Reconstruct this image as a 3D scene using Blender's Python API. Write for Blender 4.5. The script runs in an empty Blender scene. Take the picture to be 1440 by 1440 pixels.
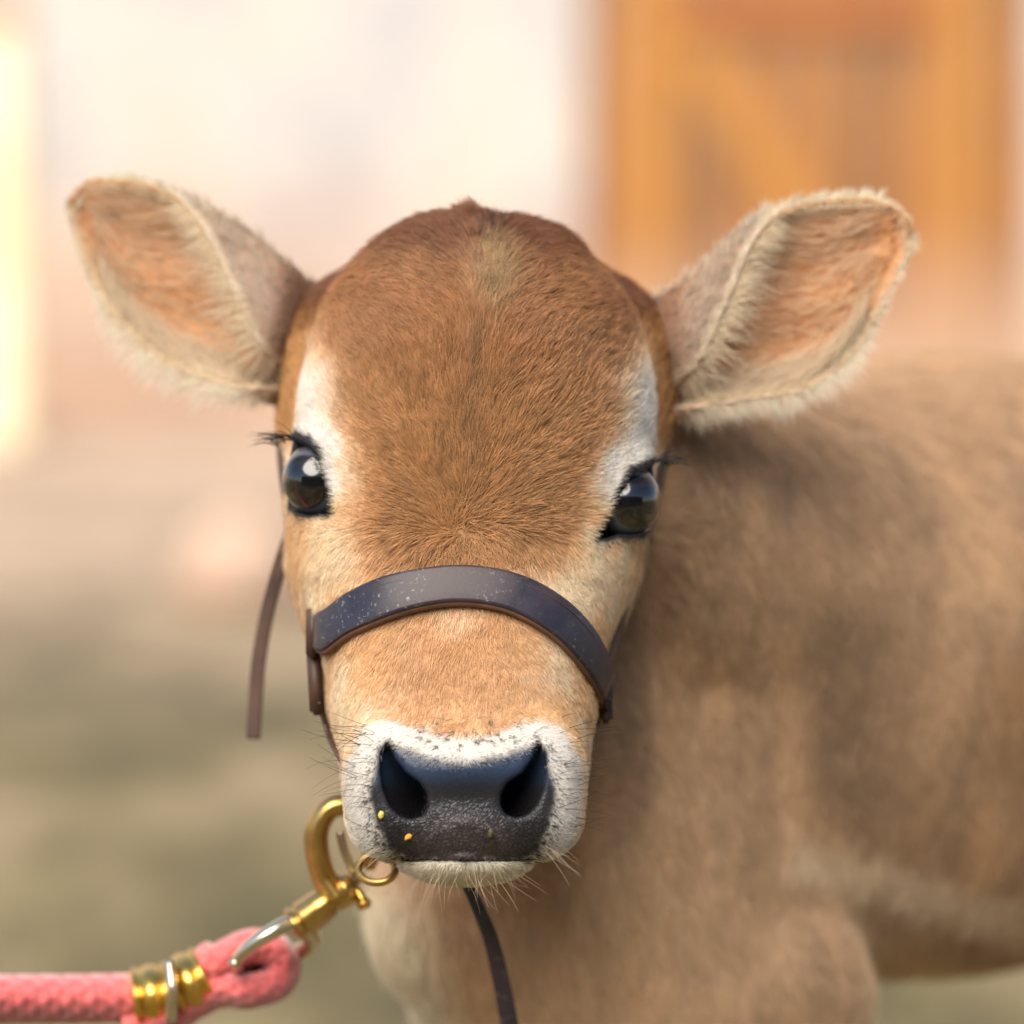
import bpy, math, random
import numpy as np
from mathutils import Vector
from mathutils.bvhtree import BVHTree

rng = np.random.default_rng(7)
random.seed(7)
sc = bpy.context.scene
COL = sc.collection

# ------------------------------------------------------------------ camera, world, sun, exposure
F = 4408.0            # focal length in photo pixels (photo 1440 px wide)
D = 1.50              # metres from lens to the calf's forehead
S = D / F             # metres per photo pixel at that distance
CAM = np.array([0.0, 0.0, 0.88])
TILT = math.atan((720 - 270) / F)
FWD = np.array([0, math.cos(TILT), -math.sin(TILT)])
UP = np.array([0, math.sin(TILT), math.cos(TILT)])
RIGHT = np.array([1.0, 0, 0])

cam_d = bpy.data.cameras.new('camera')
cam_d.sensor_width = 36.0
cam_d.lens = F / 1440 * 36.0
cam_d.clip_start = 0.05
cam_d.clip_end = 400
cam_d.dof.use_dof = True
cam_d.dof.focus_distance = D - 75 * S
cam_d.dof.aperture_fstop = (cam_d.lens / 1000) / 0.041
cam = bpy.data.objects.new('camera', cam_d)
COL.objects.link(cam)
cam.location = CAM
cam.rotation_euler = (math.pi / 2 - TILT, 0, 0)
sc.camera = cam

SUN_EL, SUN_AZ = math.radians(49), math.radians(207)   # azimuth clockwise from +Y
world = bpy.data.worlds.new("World")
sc.world = world
world.use_nodes = True
wn = world.node_tree
bg = wn.nodes['Background']
sky = wn.nodes.new('ShaderNodeTexSky')
sky.sky_type = 'NISHITA'
sky.sun_disc = False
sky.sun_elevation = SUN_EL
sky.sun_rotation = SUN_AZ
sky.air_density = 1.0
sky.dust_density = 0.6
wn.links.new(sky.outputs[0], bg.inputs[0])
bg.inputs[1].default_value = 0.10
sun_d = bpy.data.lights.new('sun', 'SUN')
sun_d.energy = 4.0
sun_d.angle = math.radians(58)
sun_d.color = (1.0, 0.90, 0.765)
sun = bpy.data.objects.new('sun', sun_d)
COL.objects.link(sun)
sdir = Vector((math.sin(SUN_AZ) * math.cos(SUN_EL), math.cos(SUN_AZ) * math.cos(SUN_EL), math.sin(SUN_EL)))
sun.rotation_euler = sdir.to_track_quat('Z', 'Y').to_euler()
sun.location = (-3, -4, 6)
sc.view_settings.view_transform = 'Standard'
sc.view_settings.look = 'None'
sc.view_settings.gamma = 1
sc.view_settings.use_curve_mapping = False
sc.view_settings.exposure = 0.82
sc.cycles.max_bounces = 8
sc.cycles.transparent_max_bounces = 16
sc.cycles_curves.shape = 'RIBBONS'

# ------------------------------------------------------------------ coordinate helpers
# modelling frame of the animal: x right, y down, w towards the lens, one unit = S metres at the forehead
def to_world(p):
    p = np.asarray(p, dtype=np.float64)
    depth = D - p[..., 2] * S
    X = (p[..., 0] - 720) / F * depth
    V = (720 - p[..., 1]) / F * depth
    return CAM + depth[..., None] * FWD + X[..., None] * RIGHT + V[..., None] * UP

def from_world(q):
    q = np.asarray(q, dtype=np.float64) - CAM
    depth = q @ FWD
    return np.stack([720 + (q @ RIGHT) / depth * F, 720 - (q @ UP) / depth * F, (D - depth) / S], -1)

def at_y(px, py, Y):
    """point seen at pixel (px,py) on the upright plane at distance Y"""
    d = FWD * F + RIGHT * (px - 720) + UP * (720 - py)
    return CAM + d * (Y / d[1])

# ------------------------------------------------------------------ numpy noise
def _h(ix, iy, iz, seed):
    n = (ix.astype(np.int64) * 374761393 + iy.astype(np.int64) * 668265263 + iz.astype(np.int64) * 2147483647 + seed * 1274126177) & 0xffffffff
    n = ((n ^ (n >> 13)) * 1274126177) & 0xffffffff
    n = (n ^ (n >> 16)) & 0xffffffff
    return n.astype(np.float64) / 0xffffffff * 2 - 1

def noise3(p, scale, seed=0):
    q = np.asarray(p) / scale
    i = np.floor(q).astype(np.int64)
    f = q - i
    f = f * f * (3 - 2 * f)
    r = 0
    for dx in (0, 1):
        for dy in (0, 1):
            for dz in (0, 1):
                wgt = (f[:, 0] if dx else 1 - f[:, 0]) * (f[:, 1] if dy else 1 - f[:, 1]) * (f[:, 2] if dz else 1 - f[:, 2])
                r = r + wgt * _h(i[:, 0] + dx, i[:, 1] + dy, i[:, 2] + dz, seed)
    return r

def sstep(a, b, x):
    t = np.clip((x - a) / (b - a), 0, 1)
    return t * t * (3 - 2 * t)

def pchip(xs, ys):
    """monotone smooth interpolation through table points"""
    xs = np.array(xs, float); ys = np.array(ys, float)
    h = np.diff(xs); d = np.diff(ys) / h
    m = np.zeros_like(xs)
    m[0], m[-1] = d[0], d[-1]
    for k in range(1, len(xs) - 1):
        m[k] = 0 if d[k - 1] * d[k] <= 0 else 3 * (h[k - 1] + h[k]) / ((2 * h[k] + h[k - 1]) / d[k - 1] + (h[k] + 2 * h[k - 1]) / d[k])
    def f(x):
        x = np.clip(x, xs[0], xs[-1])
        k = np.clip(np.searchsorted(xs, x) - 1, 0, len(xs) - 2)
        t = (x - xs[k]) / h[k]
        return ((2*t**3 - 3*t**2 + 1) * ys[k] + (t**3 - 2*t**2 + t) * h[k] * m[k] + (-2*t**3 + 3*t**2) * ys[k+1] + (t**3 - t**2) * h[k] * m[k+1])
    return f

def poly_sd(x, y, P):
    """signed distance to polygon, negative inside"""
    P = np.array(P, float)
    n = len(P)
    d = np.full(np.broadcast(x, y).shape, 1e18)
    s = np.ones(d.shape)
    for i in range(n):
        a, b = P[i], P[i - 1]
        ex, ey = b[0] - a[0], b[1] - a[1]
        wx, wy = x - a[0], y - a[1]
        t = np.clip((wx * ex + wy * ey) / (ex * ex + ey * ey), 0, 1)
        d = np.minimum(d, (wx - ex * t) ** 2 + (wy - ey * t) ** 2)
        c1 = y >= a[1]; c2 = y < b[1]; c3 = ex * wy > ey * wx
        flip = (c1 & c2 & c3) | (~c1 & ~c2 & ~c3)
        s = np.where(flip, -s, s)
    return s * np.sqrt(d)

def smin(a, b, k):
    h = np.clip(0.5 + 0.5 * (b - a) / k, 0, 1)
    return b * (1 - h) + a * h - k * h * (1 - h)

def smax(a, b, k):
    return -smin(-a, -b, k)

def ell(x, y, w, c, r):
    px, py, pw = (x - c[0]), (y - c[1]), (w - c[2])
    k0 = np.sqrt((px / r[0]) ** 2 + (py / r[1]) ** 2 + (pw / r[2]) ** 2) + 1e-9
    k1 = np.sqrt((px / r[0] ** 2) ** 2 + (py / r[1] ** 2) ** 2 + (pw / r[2] ** 2) ** 2) + 1e-9
    return k0 * (k0 - 1) / k1

def cone(x, y, w, a, b, ra, rb):
    a = np.array(a, float); b = np.array(b, float)
    e = b - a
    t = np.clip(((x - a[0]) * e[0] + (y - a[1]) * e[1] + (w - a[2]) * e[2]) / (e @ e), 0, 1)
    return np.sqrt((x - a[0] - t * e[0]) ** 2 + (y - a[1] - t * e[1]) ** 2 + (w - a[2] - t * e[2]) ** 2) - (ra + (rb - ra) * t)

# ------------------------------------------------------------------ the calf's shape
CX = pchip([200, 300, 400, 500, 740, 900, 1060, 1240, 1600], [660, 662, 669, 672, 657, 650, 652, 653, 653])
HWA = pchip([304, 307, 311, 320, 332, 346, 364, 383, 412, 450, 500, 560, 640, 700, 740, 800, 850, 880, 920, 960, 1000, 1040, 1080, 1120, 1160, 1190, 1204],
            [1, 34, 60, 88, 112, 134, 158, 179, 203, 221, 234, 246, 254, 256, 250, 238, 222, 212, 198, 190, 187, 180, 168, 155, 130, 90, 1])
WFA = pchip([296, 304, 320, 350, 400, 450, 500, 600, 700, 760, 820, 900, 960, 1020, 1060, 1120, 1204],
            [-190, -130, -90, -50, -8, 15, 27, 34, 36, 40, 54, 84, 104, 116, 118, 108, 40])
WCA = pchip([296, 500, 800, 1000, 1204], [-205, -185, -160, -90, -60])
HWB = pchip([338, 342, 355, 372, 394, 420, 450, 500, 590, 640, 700, 800, 900, 1000, 1100, 1150],
            [1, 40, 105, 160, 205, 238, 257, 272, 273, 262, 238, 215, 178, 150, 110, 1])
EYES = [(-1, 449.0, 674.0, -85.0), (1, 878.0, 703.0, -85.0)]
ER = 52.0
EYEPOLY = {
    -1: [(380, 634), (400, 625), (416, 620), (433, 626), (447, 643), (456, 675), (463, 706), (465, 721), (447, 724), (430, 724), (414, 719), (402, 716), (380, 716)],
    1: [(950, 660), (930, 653), (914, 656), (890, 668), (869, 695), (860, 722), (849, 742), (840, 757), (853, 756), (868, 751), (888, 752), (905, 749), (919, 741), (950, 746)],
}
NOSTRIL = {
    -1: [(544, 1043), (551, 1052), (555, 1066), (571, 1087), (590, 1101), (600, 1117), (601, 1134), (594, 1147), (578, 1152), (562, 1147), (549, 1134), (540, 1112), (535, 1086), (536, 1060)],
    1: [(759, 1043), (753, 1052), (748, 1068), (735, 1087), (714, 1101), (705, 1117), (704, 1133), (711, 1145), (726, 1150), (742, 1145), (754, 1132), (763, 1112), (768, 1086), (767, 1060)],
}
PAD = [(545, 1040), (575, 1048), (610, 1060), (652, 1066), (700, 1058), (730, 1047), (757, 1040), (772, 1046), (780, 1070), (783, 1110), (778, 1150),
       (766, 1190), (742, 1209), (572, 1209), (545, 1193), (528, 1165), (518, 1125), (519, 1080), (528, 1048)]

def head_field(x, y, w):
    xc = x - CX(y)
    ax = np.abs(xc)
    hwA, wf, wc = HWA(y), WFA(y), WCA(y)
    hd = wf - wc
    n = 2.35
    ra = ((ax / hwA) ** n + (np.abs(w - wc) / hd) ** n) ** (1 / n)
    fA = np.maximum((ra - 1) * np.minimum(hwA, hd), np.maximum(304 - y, y - 1203))
    hwB = HWB(y)
    hdB = 40 + hwB * 0.55
    rb = np.sqrt((ax / hwB) ** 2 + ((w + 290) / hdB) ** 2)
    fB = np.maximum((rb - 1) * np.minimum(hwB, hdB), np.maximum(338 - y, y - 1149))
    f = smin(fA, fB, 22)
    # tuft of the poll, two lobes
    f = smin(f, ell(xc, y, w, (-14, 342, -150), (60, 38, 60)), 30)
    f = smin(f, ell(xc, y, w, (78, 356, -150), (62, 36, 60)), 30)
    # cheek and jaw masses
    f = smin(f, ell(ax, y, w, (118, 790, -200), (118, 150, 130)), 40)
    f = smin(f, cone(xc, y, w, (0, 760, -330), (0, 1120, -110), 170, 105), 60)
    # muzzle: rounded box, wide lips
    qx, qy, qw = np.abs(x - 653.5) - 100, np.abs(y - 1112) - 32, np.abs(w - 30) - 50
    mz = np.sqrt(np.maximum(qx, 0) ** 2 + np.maximum(qy, 0) ** 2 + np.maximum(qw, 0) ** 2) + np.minimum(np.maximum(qx, np.maximum(qy, qw)), 0) - 66
    f = smin(f, mz, 34)
    # wings of the nostrils and nose roof
    f = smin(f, ell(x, y, w, (519, 1105, 88), (32, 60, 44)), 18)
    f = smin(f, ell(x, y, w, (786, 1103, 88), (32, 60, 44)), 18)
    f = smin(f, ell(x, y, w, (652, 1085, 100), (104, 36, 58)), 20)
    f = smin(f, ell(x, y, w, (653, 1165, 92), (92, 45, 56)), 24)
    # lower lip
    f = smax(f, -np.maximum(np.abs(y - 1211) - 2.5, 35 - w), 5)
    f = smin(f, ell(x, y, w, (654, 1206, 42), (96, 39, 88)), 3)
    f = smax(f, -(np.maximum(np.abs(y - 1210.5) - 1.6, 60 - w)), 2.5)
    # orbits, lids
    for sgn, ex, ey, ew in EYES:
        f = smin(f, ell(x, y, w, (ex - sgn * 12, ey - 36, ew - 5), (56, 46, 56)), 26)
        f = smin(f, np.sqrt((x - ex + sgn * 3) ** 2 + (y - ey) ** 2 + (w - ew) ** 2) - (ER + 8), 14)
        pd = poly_sd(x, y, EYEPOLY[sgn])
        f = smax(f, -np.maximum(pd, ew - 38 - w), 4)
    for sgn in (-1, 1):
        pd = poly_sd(x, y, NOSTRIL[sgn])
        inner = 602 if sgn < 0 else 703
        dep = 38 + np.abs(inner - x) * 1.25
        f = smax(f, -np.maximum(pd, dep - w), 10)
    return f

def legs_world():
    L = []
    # hoof position, knee/hock, top   (world metres), radii in modelling units
    return [
        [((-0.005, 1.76, 0.0), 16), ((-0.005, 1.76, 0.05), 26), ((-0.005, 1.75, 0.09), 22), ((0.0, 1.74, 0.21), 30), ((0.0, 1.74, 0.26), 44), ((0.03, 1.74, 0.42), 88), ((0.07, 1.76, 0.52), 150)],
        [((0.19, 1.98, 0.0), 16), ((0.19, 1.98, 0.05), 24), ((0.19, 1.97, 0.09), 20), ((0.18, 1.96, 0.21), 27), ((0.18, 1.95, 0.26), 40), ((0.18, 1.93, 0.42), 80), ((0.18, 1.90, 0.52), 130)],
        [((0.70, 2.02, 0.0), 15), ((0.70, 2.02, 0.05), 24), ((0.71, 2.03, 0.09), 20), ((0.77, 2.06, 0.28), 32), ((0.80, 2.08, 0.32), 36), ((0.69, 2.02, 0.46), 90), ((0.66, 2.04, 0.58), 160)],
        [((0.62, 2.28, 0.0), 14), ((0.62, 2.28, 0.05), 22), ((0.63, 2.29, 0.09), 18), ((0.69, 2.32, 0.28), 29), ((0.72, 2.33, 0.32), 33), ((0.63, 2.27, 0.46), 84), ((0.60, 2.22, 0.58), 150)],
    ]

def body_field(x, y, w, part):
    if part == 'torso':
        f = cone(x, y, w, (880, 1120, -760), (1310, 936, -1080), 300, 424)
        f = smin(f, cone(x, y, w, (1310, 938, -1080), (1750, 890, -1430), 424, 392), 50)
        f = smin(f, cone(x, y, w, (1750, 880, -1430), (2060, 850, -1760), 395, 350), 60)
        f = smin(f, cone(x, y, w, (690, 640, -380), (1120, 880, -860), 200, 340), 80)
        f = smin(f, cone(x, y, w, (720, 900, -460), (860, 1330, -730), 190, 290), 70)
        f = smin(f, ell(x, y, w, (1000, 1010, -690), (150, 330, 200)), 50)
        f = smin(f, ell(x, y, w, (970, 1395, -720), (255, 185, 190)), 45)
        f = smin(f, ell(x, y, w, (685, 1285, -600), (165, 150, 140)), 60)
        return f
    f = None
    for leg in legs_world():
        pts = [(from_world(np.array(p)), r * (1.38 if r < 60 else 1.12)) for p, r in leg]
        for (a, ra), (b, rb) in zip(pts[:-1], pts[1:]):
            g = cone(x, y, w, a, b, ra, rb)
            f = g if f is None else smin(f, g, 18)
    tail = [(2120, 640, -2080), (2190, 800, -2160), (2210, 1100, -2170), (2190, 1400, -2150)]
    for i, (a, b) in enumerate(zip(tail[:-1], tail[1:])):
        f = smin(f, cone(x, y, w, a, b, 34 - 7 * i, 27 - 7 * i + (22 if i == 2 else 0)), 20)
    return f

def axis(segs):
    """segs: [(start, end, step0, step1)...] -> coordinates with growing steps"""
    out = [segs[0][0]]
    for a, b, s0, s1 in segs:
        p = out[-1]
        while p < b:
            p += s0 + (s1 - s0) * (p - a) / (b - a)
            out.append(p)
    return np.array(out)

def surface_nets(Fv, ax, ay, az):
    """rectilinear naive surface nets -> verts, quads"""
    ins = Fv < 0
    c = ins[:-1, :-1, :-1].astype(np.int8)
    cnt = np.zeros(c.shape, np.int8)
    for dx in (0, 1):
        for dy in (0, 1):
            for dz in (0, 1):
                cnt += ins[dx:dx + c.shape[0], dy:dy + c.shape[1], dz:dz + c.shape[2]]
    act = (cnt > 0) & (cnt < 8)
    idx = np.full(act.shape, -1, np.int32)
    I, J, K = np.nonzero(act)
    idx[I, J, K] = np.arange(len(I))
    acc = np.zeros((len(I), 3)); num = np.zeros(len(I))
    corners = [(a, b, cc) for a in (0, 1) for b in (0, 1) for cc in (0, 1)]
    for a in corners:
        for k in range(3):
            if a[k] == 0:
                b = list(a); b[k] = 1
                fa = Fv[I + a[0], J + a[1], K + a[2]]; fb = Fv[I + b[0], J + b[1], K + b[2]]
                m = (fa < 0) != (fb < 0)
                t = np.where(m, fa / np.where(m, fa - fb, 1), 0)
                p = np.array(a, float)[None, :].repeat(len(I), 0)
                p[:, k] = t
                acc[m] += p[m]; num[m] += 1
    loc = acc / num[:, None]
    V = np.stack([ax[I] + loc[:, 0] * (ax[I + 1] - ax[I]), ay[J] + loc[:, 1] * (ay[J + 1] - ay[J]), az[K] + loc[:, 2] * (az[K + 1] - az[K])], -1)
    quads = []
    for k in range(3):
        sl0 = [slice(None)] * 3; sl1 = [slice(None)] * 3
        sl0[k] = slice(0, -1); sl1[k] = slice(1, None)
        A = ins[tuple(sl0)]; B = ins[tuple(sl1)]
        E = np.nonzero(A != B)
        E = [e.copy() for e in E]
        o1, o2 = [(1, 2), (2, 0), (0, 1)][k]
        ok = (E[o1] > 0) & (E[o2] > 0) & (E[o1] < act.shape[o1]) & (E[o2] < act.shape[o2])
        E = [e[ok] for e in E]
        sgn = A[tuple(E)]
        def at(d1, d2):
            q = [e.copy() for e in E]
            q[o1] = q[o1] - d1; q[o2] = q[o2] - d2
            return idx[tuple(q)]
        q = np.stack([at(1, 1), at(0, 1), at(0, 0), at(1, 0)], -1)
        q = np.where(sgn[:, None], q, q[:, ::-1])
        quads.append(q)
    Q = np.concatenate(quads)
    Q = Q[(Q >= 0).all(1)]
    return V, Q

def build_calf_surface():
    ax = axis([(384, 480, 2.6, 3.2), (480, 845, 3.2, 3.2), (845, 965, 2.8, 3.6), (965, 1200, 6, 16), (1200, 2420, 16, 30)])
    ax = np.concatenate([np.arange(300, 383, 9.0), ax])
    ay = axis([(270, 600, 3.6, 3.6), (600, 770, 2.6, 2.6), (770, 1020, 3.6, 3.6), (1020, 1262, 2.6, 3.0), (1262, 1500, 6, 14), (1500, 2950, 14, 24)])
    az = axis([(-3050, -1200, 36, 22), (-1200, -500, 20, 12), (-500, -300, 9, 6), (-300, 210, 4.5, 4.0)])
    X = ax[:, None, None].astype(np.float32); Y = ay[None, :, None].astype(np.float32); W = az[None, None, :].astype(np.float32)
    Fv = np.full((len(ax), len(ay), len(az)), 400, np.float32)
    i1 = np.searchsorted(ax, 990); j1 = np.searchsorted(ay, 1290); k0 = np.searchsorted(az, -620)
    Hf = head_field(X[:i1], Y[:, :j1], W[:, :, k0:])
    i0 = np.searchsorted(ax, 400); k1 = np.searchsorted(az, -20)
    Tf = body_field(X[i0:], Y, W[:, :, :k1], 'torso')
    Fv[i0:, :, :k1] = Tf
    sub = Fv[:i1, :j1, k0:]
    Fv[:i1, :j1, k0:] = smin(Hf, sub, 18)
    j0 = np.searchsorted(ay, 560)
    k2 = np.searchsorted(az, -500)
    iL = np.searchsorted(ax, 560)
    Lf = body_field(X[iL:], Y[:, j0:], W[:, :, :k2], 'legs')
    sub = Fv[iL:, j0:, :k2]
    Fv[iL:, j0:, :k2] = smin(Lf, sub, 30)
    return surface_nets(Fv, ax, ay, az)

V, Q = build_calf_surface()
# keep the single largest shell (drop stray crumbs), light smoothing
def smooth(V, Q, it, lam=0.5, wmask=None):
    e = np.concatenate([Q[:, [0, 1]], Q[:, [1, 2]], Q[:, [2, 3]], Q[:, [3, 0]]])
    deg = np.bincount(e[:, 0], minlength=len(V)) + np.bincount(e[:, 1], minlength=len(V))
    for _ in range(it):
        a = np.zeros_like(V)
        for k in range(3):
            a[:, k] = np.bincount(e[:, 0], V[e[:, 1], k], len(V)) + np.bincount(e[:, 1], V[e[:, 0], k], len(V))
        a /= np.maximum(deg, 1)[:, None]
        V = V + lam * (a - V)
    return V
V = smooth(V, Q, 2)
print('calf verts', len(V), 'quads', len(Q))

def vnormals(V, Q):
    n = np.cross(V[Q[:, 2]] - V[Q[:, 0]], V[Q[:, 3]] - V[Q[:, 1]])
    N = np.zeros_like(V)
    for c in range(4):
        for k in range(3):
            N[:, k] += np.bincount(Q[:, c], n[:, k], len(V))
    return N / (np.linalg.norm(N, axis=1)[:, None] + 1e-12)
N = vnormals(V, Q)
if (N[:, 2] * (V[:, 2] > 80)).sum() < 0:
    Q = Q[:, ::-1]; N = -N

# ------------------------------------------------------------------ coat colours (albedo) as a function of place on the animal
def lin(r, g, b):
    c = np.array([r, g, b]) / 255.0
    return np.where(c <= 0.04045, c / 12.92, ((c + 0.055) / 1.055) ** 2.4)

C_FORE = np.array([0.53, 0.300, 0.138])
C_FORE2 = np.array([0.43, 0.215, 0.100])
C_POLL = np.array([0.25, 0.110, 0.056])
C_PATCH = np.array([0.42, 0.29, 0.15])
C_TAN = np.array([0.82, 0.56, 0.31])
C_CREAM = np.array([0.88, 0.73, 0.54])
C_WHITE = np.array([0.80, 0.76, 0.70])
C_ORANGE = np.array([0.56, 0.31, 0.125])
C_BRIDGE = np.array([0.68, 0.42, 0.22])
C_DARK = np.array([0.020, 0.019, 0.022])
FORE_L = pchip([300, 420, 500, 560, 620, 700, 760, 800, 840], [380, 425, 440, 452, 476, 496, 508, 520, 530])
FORE_R = pchip([300, 420, 500, 560, 620, 680, 740, 780, 840], [990, 935, 898, 880, 860, 838, 808, 790, 780])
DOTS = [(570,190),(697,160),(815,175),(513,222),(588,240),(645,230),(742,220),(808,230),(868,265),(910,250),(535,270),(497,257),(568,297),
        (680,290),(748,272),(820,270),(930,275),(1025,250),(620,262),(700,232),(775,262),(850,238),(340,640),(310,600),(300,665),(345,680),(290,715),
        (1105,550),(1100,608),(1112,660),(1080,700),(325,745),(300,740),(355,745),(1085,645),(240,555),(255,655),(1120,700),(1060,740),(395,770)]
DOTS = [(440 + a * .3056, 960 + b * .3056) for a, b in DOTS]

def mix(a, b, t):
    t = np.asarray(t)[:, None]
    return a * (1 - t) + b * t

def coat_color(P, for_hair=False):
    x, y, w = P[:, 0], P[:, 1], P[:, 2]
    n1 = noise3(P, 60, 1); n2 = noise3(P, 22, 2); n3 = noise3(P * [1, .35, 1], 9, 3)
    wx = x + n1 * 7 + n2 * 4 + n3 * 3
    wy = y + n2 * 6 + n3 * 3
    tan = mix(C_TAN, C_CREAM, sstep(-0.2, 0.7, n1 * .6 + n2 * .4 + 0.15))
    col = tan
    # orange-brown sides behind the brow
    # bridge of the nose
    br = sstep(150, 60, np.abs(x - 650)) * sstep(830, 860, y)
    col = mix(col, C_BRIDGE * (1 + .10 * n1[:, None]), br * 0.85)
    # forehead
    fl = sstep(-24, 24, wx - FORE_L(y)) * sstep(-24, 24, FORE_R(y) - wx) * sstep(822, 786, wy + 0.0006 * (x - 650) ** 2)
    fore = mix(np.broadcast_to(C_FORE, P.shape), C_FORE2, np.clip(sstep(640, 420, wy) * .8 + n1 * .18, 0, 1))
    edge = sstep(60, 0, np.minimum(wx - FORE_L(y), FORE_R(y) - wx)) * sstep(420, 560, y)
    fore = mix(fore, C_BRIDGE, edge * .9)
    fore = mix(fore, C_POLL, sstep(402, 335, wy + .0010 * (x - 690) ** 2))
    fore = fore * (1 + .10 * n2 + .12 * n3)[:, None]
    seam = sstep(16, 0, np.abs(wx - 668)) * sstep(440, 470, y) * sstep(760, 700, y)
    fore = mix(fore, np.array([0.26, 0.165, 0.10]), seam * .5)
    col = mix(col, fore, fl)
    for cx_, cy_ in ((468, 778), (838, 808)):
        cb = sstep(1.25, .3, np.hypot((wx - cx_) / 48, (wy - cy_) / 58)) * (w > -200) * sstep(0, -8, (wx - FORE_L(y)) * sstep(0, 1, (x < 650) * 1.0) - (x < 650) * 12 + 0 * x + (x >= 650) * (FORE_R(y) - wx - 12))
        col = mix(col, C_CREAM, cb * .8)
    # white above the eyes
    for pts, wd in (([(431, 545), (437, 585), (447, 630), (461, 680)], 21), ([(904, 555), (905, 600), (893, 645), (868, 690)], 22)):
        d = np.full(len(x), 1e9)
        for (ax_, ay_), (bx, by) in zip(pts[:-1], pts[1:]):
            ex, ey = bx - ax_, by - ay_
            t = np.clip(((wx - ax_) * ex + (y - ay_) * ey) / (ex * ex + ey * ey), 0, 1)
            d = np.minimum(d, np.hypot(wx - ax_ - t * ex, y - ay_ - t * ey))
        col = mix(col, C_CREAM, sstep(wd + 38, wd, d) * (w > -190) * .75)
        col = mix(col, C_WHITE, sstep(wd + 15, wd - 12, d) * (w > -190))
    for sgn, ex, ey, ew in EYES:
        d = np.hypot(x - ex, y - (ey - 44))
        col = mix(col, C_WHITE, sstep(46, 26, d) * (y < ey - 30) * .9)
    # temples: warm brown strip behind the crest
    tm = sstep(-165, -195, w) * sstep(660, 620, y) * (w > -420)
    col = mix(col, mix(np.broadcast_to(C_ORANGE, P.shape), C_POLL, sstep(500, 400, y)), tm)
    # light tuft on the poll and small pale snip under the strap
    pt = sstep(1.25, 0.35, np.hypot((wx - 694) / 34, (wy - 392) / 62)) * (w > -250)
    col = mix(col, C_PATCH * (1 + .12 * n3[:, None]), pt * .85)
    dk = sstep(1.3, 0.4, np.hypot((wx - 690) / 16, (wy - 322) / 18))
    col = mix(col, np.array([.06, .04, .03]), dk * .8)
    sn = sstep(1.2, 0.3, np.hypot((wx - 645) / 34, (wy - 872) / 17))
    col = mix(col, C_CREAM, sn * .7)
    # muzzle ring and dark nose
    pd = poly_sd(x + n2 * 3, y + n3 * 3, PAD)
    front = (w > -40)
    ring = sstep(44, 26, pd + (y < 1060) * 6) * front
    col = mix(col, C_WHITE, ring)
    chin = sstep(1196, 1212, y) * (w > -80) * (w < 175) * (y < 1265) * (np.abs(x - 653) < 150)
    col = mix(col, np.array([.86, .79, .66]), chin * ((y > 1211) | (pd > 0)))
    # soft transition with dark hairs
    lower = sstep(1090, 1130, y)
    tr = sstep(1, -14, pd - lower * 6 + n3 * 5) * front
    if for_hair:
        tr = (rng.random(len(x)) < sstep(9, -15, pd - lower * 9 + n2 * 4)) * 1.0 * front
    nosec = mix(np.broadcast_to(C_DARK, P.shape), np.array([.022, .036, .068]), sstep(1120, 1085, y) * sstep(1, -12, pd))  # sky reflection on the nose top painted in as blue
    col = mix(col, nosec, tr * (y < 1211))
    lower_c = sstep(62, 0, np.hypot((x - 652) * .6, (y - 1192))) * front * (pd < 0)
    col = mix(col, np.array([.115, .092, .088]), lower_c)
    dm = np.full(len(x), 1e9)
    for dx_, dy_ in DOTS:
        dm = np.minimum(dm, np.hypot(x - dx_, y - dy_))
    col = mix(col, C_DARK, sstep(3.4, 1.9, dm) * front)
    # dark lids
    for sgn, ex, ey, ew in EYES:
        e = poly_sd(x, y, EYEPOLY[sgn])
        thick = 5.5 + 6 * sstep(ey - 15, ey - 45, y)
        near = np.hypot(x - ex, y - ey) < 95
        col = mix(col, np.array([.014, .013, .016]), sstep(thick + 5, thick - 2, e + n3 * 1.5) * near * (w > ew - 70))
    # body behind
    s1 = noise3(P * [1, .2, 1], 46, 11); s2 = noise3(P * [1, .15, 1], 22, 12); s3 = noise3(P, 160, 13)
    bc = np.broadcast_to(np.array([0.61, 0.42, 0.26]), P.shape)
    bc = mix(bc, np.array([0.38, 0.26, 0.17]), np.clip(sstep(0.05, 0.7, s1 * .65 + s2 * .5) * .55 + sstep(620, 760, y) * .1 - sstep(600, 500, y) * .5, 0, 1))  # lit top line painted in: dark streaks fade towards the back
    bc = mix(bc, np.array([0.74, 0.51, 0.30]), sstep(0.1, 0.8, -s1 * .6 + s3 * .5))
    ribs_dark = sstep(1100, 1170, x + s1 * 20) * sstep(1320, 1200, x) * sstep(1215, 1120, y + s2 * 20) * sstep(760, 900, y)  # darker coat over the ribs, behind the shoulder
    bc = mix(bc, np.array([0.27, 0.175, 0.115]), ribs_dark * .55)
    rear = sstep(1330, 1440, x) * sstep(1170, 950, y) * sstep(850, 960, y)
    bc = mix(bc, np.array([0.42, 0.24, 0.11]), rear * .6)
    # paler underline from the elbow along the belly, pale brisket
    uy = 1180 + (x - 1100) * .33
    un = sstep(60, 8, np.abs(y - uy + s1 * 16)) * sstep(1080, 1130, x)
    bc = mix(bc, np.array([0.88, 0.74, 0.56]), un * .8)
    low = sstep(980, 1330, y) * sstep(1330, 900, x)
    bc = mix(bc, np.array([0.78, 0.575, 0.37]), low * np.clip(.78 + .25 * s3, 0, 1))
    bl = sstep(0, 70, y - uy - 40) * sstep(1180, 1240, x)
    bc = mix(bc, np.array([0.84, 0.66, 0.46]), bl * .9)
    bris = sstep(640, 560, x - (y - 1300) * .35 + s1 * 14) * sstep(1180, 1260, y)
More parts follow.
